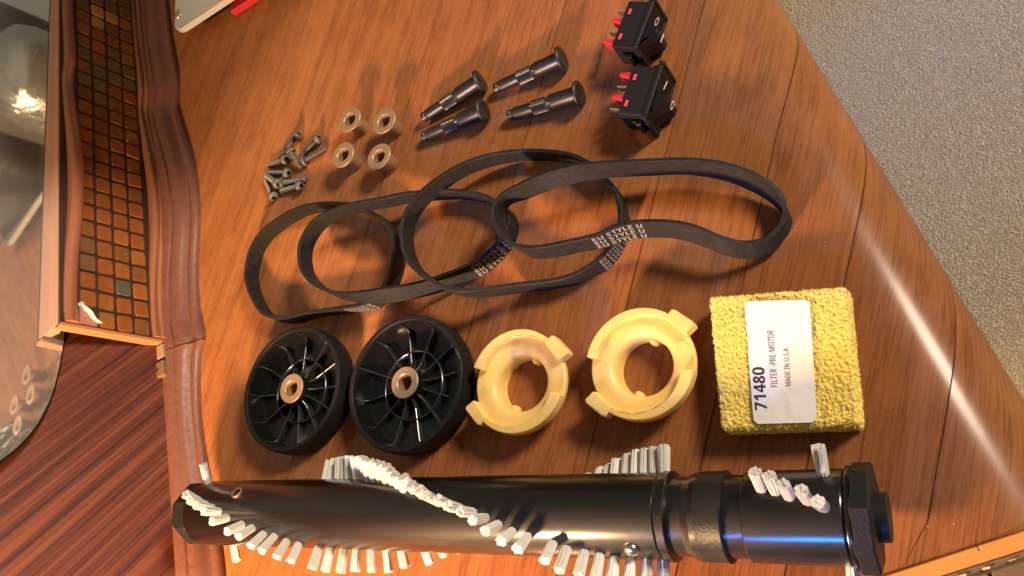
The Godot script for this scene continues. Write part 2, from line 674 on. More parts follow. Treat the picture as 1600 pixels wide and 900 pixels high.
func moulding() -> void:
	# offsets from the free edge (negative towards the wall) and heights
	var sec := [Vector2(0, -0.002), Vector2(0, 0.0012), Vector2(-0.0008, 0.0036), Vector2(-0.0028, 0.0052), Vector2(-0.0050, 0.0052), Vector2(-0.0066, 0.0042), Vector2(-0.0078, 0.0046), Vector2(-0.0100, 0.0078), Vector2(-0.0128, 0.0100), Vector2(-0.0160, 0.0110), Vector2(-0.0186, 0.0108), Vector2(-0.0194, 0.0100), Vector2(-0.0198, 0.0116), Vector2(-0.0210, 0.0124), Vector2(-0.0300, 0.0120), Vector2(-0.0340, 0.0110), Vector2(-0.0340, -0.002)]
	var whole := func(s: float, k: int) -> Vector3:
		var p: Vector2 = sec[k]
		return ALONG * s + ACROSS * (wave(s) + p.x * 0.94) + Vector3.UP * p.y
	var t := thing("carved_moulding", "long brown wavy moulding between the table top and the tiled strip", "moulding", "carved mouldings along the wall side of the table")
	var st := st_new()
	run(st, -0.66, -0.2757, 110, sec.size(), [5, 10, 12, 14], whole)
	end_cap(st, -0.2757, sec.size(), whole, true)
	build(st, "profiled_strip", mats.mould, t)
	var lower := func(s: float, k: int) -> Vector3:
		var p: Vector2 = sec[k]
		var a := wave(s) + p.x * 0.94
		var straight := -0.3705 + p.x * 0.94
		var mix := clampf(-p.x / 0.022, 0, 1)
		return ALONG * s + ACROSS * lerpf(a, straight, mix) + Vector3.UP * (p.y - 0.0004)
	var t2 := thing("carved_moulding", "brown moulding below the dark red grained board, under the brush roll's left end", "moulding", "carved mouldings along the wall side of the table")
	var st2 := st_new()
	run(st2, -0.2748, 0.03, 90, sec.size(), [5, 10, 12, 14], lower)
	end_cap(st2, -0.2748, sec.size(), lower, false)
	build(st2, "profiled_strip", mats.mould, t2)
	# the little square block with a nail, and the bare patch above it
	var st3 := st_new()
	var bs := Basis(ALONG, Vector3.UP, -ACROSS)
	box(st3, Vector3(0.0112, 0.004, 0.0100), Transform3D(bs, ALONG * -0.2625 + ACROSS * -0.3985 + Vector3.UP * 0.0128), 0.0006)
	build(st3, "square_block", mat(lin(0.20, 0.12, 0.07), 0.45), t2)
	var st4 := st_new()
	lathe(st4, [Vector2(0.0009, 0), Vector2(0.0008, 0.0004), Vector2(0, 0.0006)], Transform3D(Basis.IDENTITY, ALONG * -0.2625 + ACROSS * -0.3985 + Vector3.UP * 0.0148), 10)
	build(st4, "nail", mats.dark, t2)
	var st5 := st_new()
	box(st5, Vector3(0.0100, 0.003, 0.0100), Transform3D(bs, ALONG * -0.2755 + ACROSS * -0.3985 + Vector3.UP * 0.0126), 0.0005)
	build(st5, "worn_end", mat(lin(0.36, 0.24, 0.15), 0.5), t2)


const WALL_UP := Vector3(-0.16561, 0.98481, 0.05222)
const WALL_OUT := Vector3(0.93923, 0.17365, -0.29614)


# a point on the leaning back: along it, up it, and out from it
func wall(s: float, v: float, out := 0.0) -> Vector3:
	return ALONG * s + ACROSS * -0.395 + Vector3.UP * 0.012 + WALL_UP * v + WALL_OUT * out


func back_panel() -> void:
	var st := st_new()
	var c := 0.0
	flat(st)
	var lean := (WALL_UP * cos(deg_to_rad(15.0)) - WALL_OUT * sin(deg_to_rad(15.0)))
	var corners := [wall(-0.66, 0, -0.003) - lean * 0.004, wall(0.06, 0, -0.003) - lean * 0.004, wall(0.06, 0, -0.003) + lean * 0.30, wall(-0.66, 0, -0.003) + lean * 0.30]
	var back := []
	for p in corners:
		back.append(p - WALL_OUT * 0.012)
	var ang := deg_to_rad(-48.0)
	for m in [[0, 2, 1], [0, 3, 2]]:
		for z in [m[0], m[2], m[1]]:
			var s := [-0.66, 0.06, 0.06, -0.66][z] as float
			var v := [-0.004, -0.004, 0.30, 0.30][z] as float
			var uv := Vector2(s, v).rotated(ang)
			st.set_uv(uv * Vector2(1.3, 2.4) + Vector2(0.5, 0.5))
			st.add_vertex(corners[z])
	for i in 4:
		var j := (i + 1) % 4
		quad(st, corners[i], back[i], back[j], corners[j])
	quad(st, back[0], back[1], back[2], back[3])
	var o := build(st, "back_board", mats.panel, self)
	tag(o, "upright dark red board with slanting grain, behind the moulding", "board")


func tiled_strip() -> void:
	var t := thing("tiled_strip", "raised strip of small square brown tiles between two wavy wooden rails", "tile strip")
	var s_end := -0.2845
	# backing slab with the grout
	var st := st_new()
	var slab := [Vector2(-0.004, -0.0075), Vector2(-0.004, -0.0005), Vector2(0.066, -0.0005), Vector2(0.066, -0.0075)]
	var at := func(s: float, k: int) -> Vector3:
		return wall(s, slab[k].x, slab[k].y)
	run(st, -0.66, s_end + 0.0002, 2, 4, [1, 2], at)
	end_cap(st, s_end + 0.0002, 4, at, true)
	build(st, "grout_bed", mats.grout, t)
	# the plain wooden end of the strip
	var st_e := st_new()
	var bs := Basis(ALONG, WALL_OUT, WALL_UP)
	box(st_e, Vector3(0.0030, 0.0066, 0.0700), Transform3D(bs, wall(s_end + 0.0016, 0.0310, -0.0026)), 0.0005)
	build(st_e, "end_board", mat(lin(0.46, 0.20, 0.09), 0.45), t)
	# rails
	var low := [Vector2(-0.0030, -0.006), Vector2(-0.0034, 0.0010), Vector2(-0.0022, 0.0034), Vector2(0.0000, 0.0040), Vector2(0.0018, 0.0030), Vector2(0.0024, 0.0022), Vector2(0.0032, 0.0030), Vector2(0.0052, 0.0032), Vector2(0.0066, 0.0020), Vector2(0.0070, -0.0010), Vector2(0.0070, -0.006)]
	var low_at := func(s: float, k: int) -> Vector3:
		return wall(s, low[k].x + (wave(s) + 0.368) * -0.35, low[k].y + (wave(s) + 0.368) * 0.55)
	var st2 := st_new()
	run(st2, -0.66, s_end - 0.0004, 110, low.size(), [5, 9], low_at)
	end_cap(st2, s_end - 0.0004, low.size(), low_at, true)
	build(st2, "lower_rail", mats.rail, t)
	var top := [Vector2(0.0550, -0.006), Vector2(0.0550, 0.0008), Vector2(0.0556, 0.0026), Vector2(0.0575, 0.0040), Vector2(0.0600, 0.0044), Vector2(0.0622, 0.0036), Vector2(0.0634, 0.0018), Vector2(0.0636, -0.006)]
	var top_at := func(s: float, k: int) -> Vector3:
		return wall(s, top[k].x + (wave(s) + 0.368) * -0.30, top[k].y + (wave(s) + 0.368) * 0.50)
	var st3 := st_new()
	run(st3, -0.66, s_end - 0.0004, 110, top.size(), [1, 6], top_at)
	end_cap(st3, s_end - 0.0004, top.size(), top_at, true)
	build(st3, "upper_rail", mats.rail, t)
	# pale ledge over the upper rail
	var st4 := st_new()
	var ledge := [Vector2(0.0628, -0.0030), Vector2(0.0650, -0.0024), Vector2(0.0668, -0.0036), Vector2(0.0664, -0.0152), Vector2(0.0600, -0.0152)]
	var ledge_at := func(s: float, k: int) -> Vector3:
		return wall(s, ledge[k].x, ledge[k].y)
	run(st4, -0.66, s_end - 0.0006, 4, ledge.size(), [1, 2, 3], ledge_at)
	end_cap(st4, s_end - 0.0006, ledge.size(), ledge_at, true)
	build(st4, "pale_ledge", mats.ledge, t)
	# tiles: a few shapes and glazes shared between them
	var shapes := []
	for k in 4:
		var ts := st_new()
		var w := 0.0120 + 0.0005 * rng.randf()
		var d := 0.0101 + 0.0004 * rng.randf()
		prism(ts, round_rect(w, d, 0.0018, 2), -0.0016, 0.0008, Transform3D.IDENTITY, 0.0007)
		ts.generate_normals()
		ts.index()
		shapes.append(ts.commit())
	var glaze := []
	for k in 6:
		var g := [[0.31, 0.100, 0.022], [0.30, 0.092, 0.022], [0.33, 0.112, 0.024], [0.28, 0.090, 0.022], [0.24, 0.090, 0.025], [0.34, 0.122, 0.024]][k] as Array
		var gm := mat(lin(g[0], g[1], g[2]), 0.55, 0.0, 0.3)
		gm.albedo_texture = mats.mould.albedo_texture
		gm.uv1_triplanar = true
		gm.uv1_scale = Vector3.ONE * 40.0
		glaze.append(gm)
	var dull := mat(lin(0.15, 0.068, 0.022), 0.5)
	var grey := mat(lin(0.085, 0.080, 0.060), 0.6)
	var red := mat(lin(0.36, 0.055, 0.035), 0.45)
	var amber := mat(lin(0.48, 0.20, 0.035), 0.4)
	var tb := Basis(ALONG, WALL_OUT, -WALL_UP)
	for i in 27:
		for j in 4:
			var s := -0.2911 - 0.0139 * i
			var v := 0.0140 + 0.0117 * j
			if i == 0 and j == 3:
				continue
			var gm: Material = glaze[rng.randi() % 6]
			if i > 13 and rng.randf() < 0.45:
				gm = dull
			if i == 2 and j == 1:
				gm = grey
			elif i in [3, 4] and j == 3:
				gm = dull
			elif i == 18 and j == 2:
				gm = red
			elif (i in [22, 24] and j == 3) or (i in [20, 21, 23] and j == 2) or (i == 21 and j == 1):
				gm = amber
			var o := place(shapes[rng.randi() % 4], "tile", gm, t)
			o.transform = Transform3D(tb * Basis(Vector3.UP, rng.randf_range(-0.05, 0.05)) * Basis(Vector3.RIGHT, rng.randf_range(-0.04, 0.04)), wall(s, v, rng.randf_range(-0.0003, 0.0003)))
	# where the corner tile is gone: bare pink plaster and a white chip
	var st5 := st_new()
	prism(st5, PackedVector2Array([Vector2(-0.0060, -0.0058), Vector2(0.0062, -0.0058), Vector2(0.0062, 0.0050), Vector2(0.0030, 0.0056), Vector2(-0.0020, 0.0010), Vector2(-0.0060, -0.0010)]), -0.0014, 0.0006, Transform3D(tb, wall(-0.2912, 0.0490, 0)), 0.0004)
	build(st5, "bare_plaster", mat(lin(0.42, 0.17, 0.12), 0.6), t)
	var st6 := st_new()
	var chip := []
	for k in 9:
		var f := k / 8.0
		chip.append([lerpf(-0.3012, -0.2880, f), 0.0530 - 0.0120 * f * f + 0.0012 * sin(f * 9.0), 0.0016 * sin(PI * f) + 0.0001])
	flat(st6)
	for k in 8:
		var a: Array = chip[k]
		var b: Array = chip[k + 1]
		for e in 2:
			var h0 := 0.0008 + float(a[2]) if e == 1 else 0.0
			var h1 := 0.0008 + float(b[2]) if e == 1 else 0.0
			if e == 0:
				quad(st6, wall(a[0], a[1] - 0.0014 - float(a[2]), 0.0004), wall(b[0], b[1] - 0.0014 - float(b[2]), 0.0004), wall(b[0], b[1], 0.0018 + float(b[2])), wall(a[0], a[1], 0.0018 + float(a[2])))
			else:
				quad(st6, wall(a[0], a[1], 0.0018 + float(a[2])), wall(b[0], b[1], 0.0018 + float(b[2])), wall(b[0], b[1] + 0.0016, 0.0002), wall(a[0], a[1] + 0.0016, 0.0002))
	build(st6, "white_chip", mat(lin(0.80, 0.80, 0.70), 0.25), t)


func wall_mirror() -> void:
	var t := thing("wall_mirror", "mirror with a dark rounded edge leaning behind the tiled strip", "mirror")
	var o := Vector3(-0.51755, 0.0765, -0.24922)
	var x := Vector3(0.28402, 0, 0.95882)
	var y := Vector3(-0.10022, 0.99452, 0.02969)
	var n := Vector3(0.95357, 0.10453, -0.28246)
	var low: Array = [Vector2(0.10343, -0.01093), Vector2(0.11089, -0.01059), Vector2(0.12022, -0.0095), Vector2(0.13259, -0.00768), Vector2(0.14601, -0.00518), Vector2(0.15881, -0.00126), Vector2(0.17009, 0.00362), Vector2(0.17865, 0.00873), Vector2(0.18624, 0.01439), Vector2(0.19537, 0.02341), Vector2(0.20374, 0.03264), Vector2(0.21102, 0.04146)]
	var outline := PackedVector2Array([Vector2(-0.30, -0.0112), Vector2(0.05, -0.0112)])
	for p in low:
		outline.append(p)
	outline.append_array(PackedVector2Array([Vector2(0.232, 0.10), Vector2(0.20, 0.20), Vector2(0.10, 0.27), Vector2(-0.30, 0.29)]))
	var xf := Transform3D(Basis(x, n, -y), o)
	var flip := PackedVector2Array()
	var grown := PackedVector2Array()
	for p in outline:
		flip.append(Vector2(p.x, -p.y))
	for p in Geometry2D.offset_polygon(flip, 0.0016)[0]:
		grown.append(p)
	var st := st_new()
	prism(st, flip, -0.0012, 0.0, xf, 0.0)
	build(st, "glass", mats.mirror, t)
	var st2 := st_new()
	prism(st2, grown, -0.0045, -0.0013, xf, 0.0004)
	build(st2, "dark_edge", mats.black, t)


func front_border() -> void:
	var t := thing("tiled_border", "tiled border with an orange wooden rail along the table's front edge, lower right", "tile border")
	var rail := [Vector2(FRONT + 0.0003, -0.010), Vector2(FRONT + 0.0003, 0.0012), Vector2(FRONT + 0.0008, 0.0018), Vector2(FRONT + 0.0052, 0.0020), Vector2(FRONT + 0.0060, 0.0014), Vector2(FRONT + 0.0060, -0.010)]
	for part in [[-0.36, 0.0005], [0.0009, 0.043]]:
		var st := st_new()
		var at := func(a: float, k: int) -> Vector3:
			return ACROSS * a + ALONG * rail[k].x + Vector3.UP * rail[k].y
		run(st, part[0], part[1], 6, rail.size(), [1, 2, 3, 4], at)
		end_cap(st, part[1], rail.size(), at, false)
		end_cap(st, part[0], rail.size(), at, true)
		build(st, "rail", mat(lin(0.56, 0.22, 0.05), 0.35), t)
	var st2 := st_new()
	box(st2, Vector3(0.405, 0.010, 0.060), Transform3D(Basis(ACROSS, Vector3.UP, ALONG), ACROSS * -0.160 + ALONG * (FRONT + 0.0362) + Vector3.UP * -0.0050), 0.0003)
	build(st2, "bed", mat(lin(0.12, 0.075, 0.04), 0.7), t)
	var glaze := [mat(lin(0.16, 0.085, 0.04), 0.45), mat(lin(0.20, 0.105, 0.045), 0.45), mat(lin(0.13, 0.075, 0.04), 0.5)]
	var ts := st_new()
	prism(ts, round_rect(0.0122, 0.0122, 0.001, 2), -0.001, 0.0012, Transform3D.IDENTITY, 0.0004)
	ts.generate_normals()
	ts.index()
	var shape := ts.commit()
	for i in 14:
		for j in 2:
			var o := place(shape, "tile", glaze[rng.randi() % 3], t)
			o.transform = Transform3D(Basis(ACROSS, Vector3.UP, ALONG) * Basis(Vector3.UP, rng.randf_range(-0.03, 0.03)), ACROSS * (0.034 - 0.0136 * i) + ALONG * (FRONT + 0.0155 + 0.0136 * j) + Vector3.UP * 0.0006)
	var st3 := st_new()
	for i in 9:
		var w := rng.randf_range(0.002, 0.005)
		box(st3, Vector3(w, 0.0006, rng.randf_range(0.0004, 0.0010)), Transform3D(Basis(ACROSS, Vector3.UP, ALONG) * Basis(Vector3.UP, rng.randf_range(-0.1, 0.1)), ACROSS * (0.036 - 0.0090 * i) + ALONG * (FRONT + 0.0081) + Vector3.UP * 0.0007), 0.0002)
	build(st3, "flaking_glue", mat(lin(0.55, 0.42, 0.20), 0.6), t)


# ---------------------------------------------------------------- the spare parts

func belt(label: String, top: Array, bottom: Array, words: Array, word_at: Array, letters: float) -> void:
	var o := thing("drive_belt", label, "drive belt", "flat rubber drive belts")
	var steps := 7
	var a := spline(top, steps)
	var b := spline(bottom, steps)
	var n := a.size()
	var normals := PackedVector3Array()
	for i in n:
		var along := (a[(i + 1) % n] + b[(i + 1) % n] - a[(i + n - 1) % n] - b[(i + n - 1) % n]).normalized()
		normals.append(along.cross(a[i] - b[i]).normalized())
	# outward
	var mid := Vector3.ZERO
	for p in a:
		mid += p / n
	var sense := 0.0
	for i in n:
		sense += normals[i].dot(a[i] - mid)
	if sense < 0.0:
		for i in n:
			normals[i] = -normals[i]
	var st := st_new()
	var th := 0.0011
	var sec := [Vector2(0.02, 1.0), Vector2(0.98, 1.0), Vector2(1.0, 0.8), Vector2(1.0, -0.8), Vector2(0.98, -1.0), Vector2(0.02, -1.0), Vector2(0.0, -0.8), Vector2(0.0, 0.8)]
	for k in 8:
		group_next(st)
		for i in n:
			var j := (i + 1) % n
			var q := []
			for c in [[i, k], [j, k], [j, (k + 1) % 8], [i, (k + 1) % 8]]:
				var s: Vector2 = sec[c[1]]
				q.append(b[c[0]].lerp(a[c[0]], s.x) + normals[c[0]] * th * s.y)
			if sense < 0.0:
				quad(st, q[0], q[1], q[2], q[3])
			else:
				quad(st, q[3], q[2], q[1], q[0])
	build(st, "band", mats.rubber, o)
	if words.is_empty():
		return
	# printed lines on the outer face, from the first to the second marked place
	var far := PackedFloat32Array([0.0])
	for i in n:
		far.append(far[i] + (a[(i + 1) % n] + b[(i + 1) % n]).distance_to(a[i] + b[i]) * 0.5)
	var ends := []
	for p in word_at:
		var best := 0
		for i in n:
			if (a[i] * 0.6 + b[i] * 0.4).distance_to(p) < (a[best] * 0.6 + b[best] * 0.4).distance_to(p):
				best = i
		ends.append(far[best])
	var span: float = ends[1] - ends[0]
	if absf(span) > far[n] * 0.5:
		span -= signf(span) * far[n]
	var ps := st_new()
	for k in words.size():
		var base: float = 0.97 - (k + 1) * letters
		var onto := func(x: float, y: float) -> Vector3:
			var d := fposmod(ends[0] + x * span, far[n])
			var i := 0
			while i < n - 1 and far[i + 1] < d:
				i += 1
			var f: float = (d - far[i]) / maxf(far[i + 1] - far[i], 1e-6)
			var j := (i + 1) % n
			var v: float = base + y * letters * 0.78
			return b[i].lerp(b[j], f).lerp(a[i].lerp(a[j], f), v) + normals[i].lerp(normals[j], f) * (th + 0.00008)
		lettering(ps, words[k], true, 1.0, 1.0, onto)
	build(ps, "printed_lettering", mats.print, o)


func belts() -> void:
	belt("leftmost black rubber belt, lying flat under the second belt", [Vector3(-0.39082, 0.0115, -0.1892), Vector3(-0.38903, 0.0115, -0.20376), Vector3(-0.38151, 0.0115, -0.21407), Vector3(-0.37057, 0.0115, -0.21968), Vector3(-0.3567, 0.0115, -0.22405), Vector3(-0.34281, 0.0115, -0.22509), Vector3(-0.32862, 0.0115, -0.22327), Vector3(-0.31786, 0.0115, -0.22068), Vector3(-0.3057, 0.0115, -0.21689), Vector3(-0.28956, 0.0115, -0.20833), Vector3(-0.2793, 0.0115, -0.20007), Vector3(-0.27178, 0.0115, -0.18999), Vector3(-0.26966, 0.0115, -0.18227), Vector3(-0.26991, 0.0115, -0.17523), Vector3(-0.27147, 0.0115, -0.16733), Vector3(-0.27589, 0.0115, -0.15782), Vector3(-0.28284, 0.0115, -0.15164), Vector3(-0.29301, 0.0115, -0.14965), Vector3(-0.30551, 0.0115, -0.14996), Vector3(-0.31836, 0.0115, -0.15048), Vector3(-0.33358, 0.0115, -0.15094), Vector3(-0.34814, 0.0115, -0.15082), Vector3(-0.36411, 0.0115, -0.15395), Vector3(-0.375, 0.0115, -0.16061), Vector3(-0.38409, 0.0115, -0.17206), Vector3(-0.38913, 0.0115, -0.1822)],
		[Vector3(-0.39082, 0.0002, -0.1892), Vector3(-0.38903, 0.0002, -0.20376), Vector3(-0.38151, 0.0002, -0.21407), Vector3(-0.37057, 0.0002, -0.21968), Vector3(-0.3567, 0.0002, -0.22405), Vector3(-0.34281, 0.0002, -0.22509), Vector3(-0.32862, 0.0002, -0.22327), Vector3(-0.31786, 0.0002, -0.22068), Vector3(-0.3057, 0.0002, -0.21689), Vector3(-0.28956, 0.0002, -0.20833), Vector3(-0.2793, 0.0002, -0.20007), Vector3(-0.27178, 0.0002, -0.18999), Vector3(-0.26966, 0.0002, -0.18227), Vector3(-0.26991, 0.0002, -0.17523), Vector3(-0.27147, 0.0002, -0.16733), Vector3(-0.27589, 0.0002, -0.15782), Vector3(-0.28284, 0.0002, -0.15164), Vector3(-0.28928, 0.00062, -0.14981), Vector3(-0.30269, 0.00036, -0.15042), Vector3(-0.31659, 0.0002, -0.15147), Vector3(-0.33296, 0.0002, -0.15226), Vector3(-0.34814, 0.0002, -0.15082), Vector3(-0.36411, 0.0002, -0.15395), Vector3(-0.375, 0.0002, -0.16061), Vector3(-0.38409, 0.0002, -0.17206), Vector3(-0.38913, 0.0002, -0.1822)], ["EU STYLE U", "EU STYLE U", "EU STYLE U"], [Vector3(-0.30446, 0.006, -0.151), Vector3(-0.28618, 0.006, -0.14994)], 0.30)
	belt("second black belt from the left, inside the leftmost one, crossing both its sides", [Vector3(-0.33279, 0.0235, -0.1857), Vector3(-0.33184, 0.0235, -0.1941), Vector3(-0.32637, 0.0235, -0.20269), Vector3(-0.31765, 0.0235, -0.20736), Vector3(-0.3062, 0.0235, -0.20894), Vector3(-0.2939, 0.0235, -0.20939), Vector3(-0.28216, 0.0225, -0.20908), Vector3(-0.27053, 0.0205, -0.20919), Vector3(-0.2596, 0.0185, -0.20985), Vector3(-0.24923, 0.0165, -0.20918), Vector3(-0.23503, 0.0145, -0.20754), Vector3(-0.22521, 0.0125, -0.20577), Vector3(-0.21351, 0.0115, -0.20151), Vector3(-0.20413, 0.0115, -0.19607), Vector3(-0.19721, 0.0115, -0.18977), Vector3(-0.194, 0.0115, -0.18294), Vector3(-0.19477, 0.0115, -0.1756), Vector3(-0.20027, 0.0115, -0.16896), Vector3(-0.21219, 0.0115, -0.16175), Vector3(-0.22415, 0.0125, -0.15816), Vector3(-0.23832, 0.0155, -0.15462), Vector3(-0.25149, 0.0185, -0.15231), Vector3(-0.26766, 0.0215, -0.15201), Vector3(-0.28419, 0.0235, -0.15203), Vector3(-0.29939, 0.0235, -0.15432), Vector3(-0.31251, 0.0235, -0.15979), Vector3(-0.32218, 0.0235, -0.16635), Vector3(-0.32923, 0.0235, -0.17461)],
		[Vector3(-0.33279, 0.012, -0.1857), Vector3(-0.33184, 0.012, -0.1941), Vector3(-0.32637, 0.012, -0.20269), Vector3(-0.31765, 0.012, -0.20736), Vector3(-0.3062, 0.012, -0.20894), Vector3(-0.2939, 0.012, -0.20939), Vector3(-0.28216, 0.011, -0.20908), Vector3(-0.27053, 0.009, -0.20919), Vector3(-0.2596, 0.007, -0.20985), Vector3(-0.24923, 0.005, -0.20918), Vector3(-0.23503, 0.003, -0.20754), Vector3(-0.22521, 0.001, -0.20577), Vector3(-0.21351, 0.0002, -0.20151), Vector3(-0.20413, 0.0002, -0.19607), Vector3(-0.19721, 0.0002, -0.18977), Vector3(-0.194, 0.0002, -0.18294), Vector3(-0.19477, 0.0002, -0.1756), Vector3(-0.19974, 0.0002, -0.16748), Vector3(-0.21145, 0.00046, -0.15861), Vector3(-0.22357, 0.00149, -0.1549), Vector3(-0.23836, 0.00469, -0.15068), Vector3(-0.25093, 0.00766, -0.14851), Vector3(-0.26727, 0.01092, -0.14751), Vector3(-0.2841, 0.01239, -0.14908), Vector3(-0.30062, 0.01207, -0.15414), Vector3(-0.31251, 0.012, -0.15979), Vector3(-0.32218, 0.012, -0.16635), Vector3(-0.32923, 0.012, -0.17461)], ["EU STYLE U", "EU STYLE U", "EU STYLE U"], [Vector3(-0.21719, 0.006, -0.15904), Vector3(-0.19553, 0.006, -0.17114)], 0.30)
	belt("wide round black belt, third from the left, its right part under the rightmost belt", [Vector3(-0.25428, 0.0255, -0.18072), Vector3(-0.25375, 0.0255, -0.18744), Vector3(-0.25097, 0.0255, -0.19467), Vector3(-0.24374, 0.0255, -0.20205), Vector3(-0.23545, 0.0235, -0.209), Vector3(-0.2258, 0.0215, -0.21446), Vector3(-0.21555, 0.0185, -0.21877), Vector3(-0.20408, 0.0155, -0.2211), Vector3(-0.19113, 0.0135, -0.22088), Vector3(-0.17888, 0.0115, -0.21903), Vector3(-0.16689, 0.0115, -0.21508), Vector3(-0.15605, 0.0115, -0.21013), Vector3(-0.14741, 0.0115, -0.20397), Vector3(-0.14016, 0.0115, -0.19608), Vector3(-0.13456, 0.0115, -0.18734), Vector3(-0.13145, 0.0115, -0.17977), Vector3(-0.13007, 0.0115, -0.17309), Vector3(-0.13002, 0.0115, -0.16716), Vector3(-0.13132, 0.0115, -0.16124), Vector3(-0.13536, 0.0115, -0.15424), Vector3(-0.14172, 0.0115, -0.14874), Vector3(-0.14979, 0.0115, -0.14455), Vector3(-0.16003, 0.0115, -0.14206), Vector3(-0.17225, 0.0115, -0.14192), Vector3(-0.18521, 0.0135, -0.14225), Vector3(-0.19691, 0.0175, -0.14133), Vector3(-0.20656, 0.0225, -0.14007), Vector3(-0.2152, 0.0255, -0.14066), Vector3(-0.22529, 0.0255, -0.14459), Vector3(-0.23409, 0.0255, -0.15017), Vector3(-0.24144, 0.0255, -0.15558), Vector3(-0.24799, 0.0255, -0.16281), Vector3(-0.25214, 0.0255, -0.17122)],
		[Vector3(-0.25428, 0.014, -0.18072), Vector3(-0.25375, 0.014, -0.18744), Vector3(-0.25097, 0.014, -0.19467), Vector3(-0.24374, 0.014, -0.20205), Vector3(-0.23545, 0.012, -0.209), Vector3(-0.2258, 0.01, -0.21446), Vector3(-0.21555, 0.007, -0.21877), Vector3(-0.20408, 0.004, -0.2211), Vector3(-0.19113, 0.002, -0.22088), Vector3(-0.17888, 0.0002, -0.21903), Vector3(-0.16689, 0.0002, -0.21508), Vector3(-0.15605, 0.0002, -0.21013), Vector3(-0.14741, 0.0002, -0.20397), Vector3(-0.14016, 0.0002, -0.19608), Vector3(-0.13456, 0.0002, -0.18734), Vector3(-0.13145, 0.0002, -0.17977), Vector3(-0.13007, 0.0002, -0.17309), Vector3(-0.13002, 0.0002, -0.16716), Vector3(-0.13132, 0.0002, -0.16124), Vector3(-0.13504, 0.0002, -0.15357), Vector3(-0.14156, 0.0002, -0.14725), Vector3(-0.14979, 0.0002, -0.14455), Vector3(-0.16003, 0.0002, -0.14206), Vector3(-0.17225, 0.0002, -0.14192), Vector3(-0.18521, 0.002, -0.14225), Vector3(-0.19691, 0.006, -0.14133), Vector3(-0.20656, 0.011, -0.14007), Vector3(-0.2152, 0.014, -0.14066), Vector3(-0.22529, 0.014, -0.14459), Vector3(-0.23409, 0.014, -0.15017), Vector3(-0.24144, 0.014, -0.15558), Vector3(-0.24799, 0.014, -0.16281), Vector3(-0.25214, 0.014, -0.17122)], ["EU STYLE U", "EU STYLE U", "EU STYLE U"], [Vector3(-0.14345, 0.006, -0.14829), Vector3(-0.13068, 0.006, -0.15805)], 0.30)
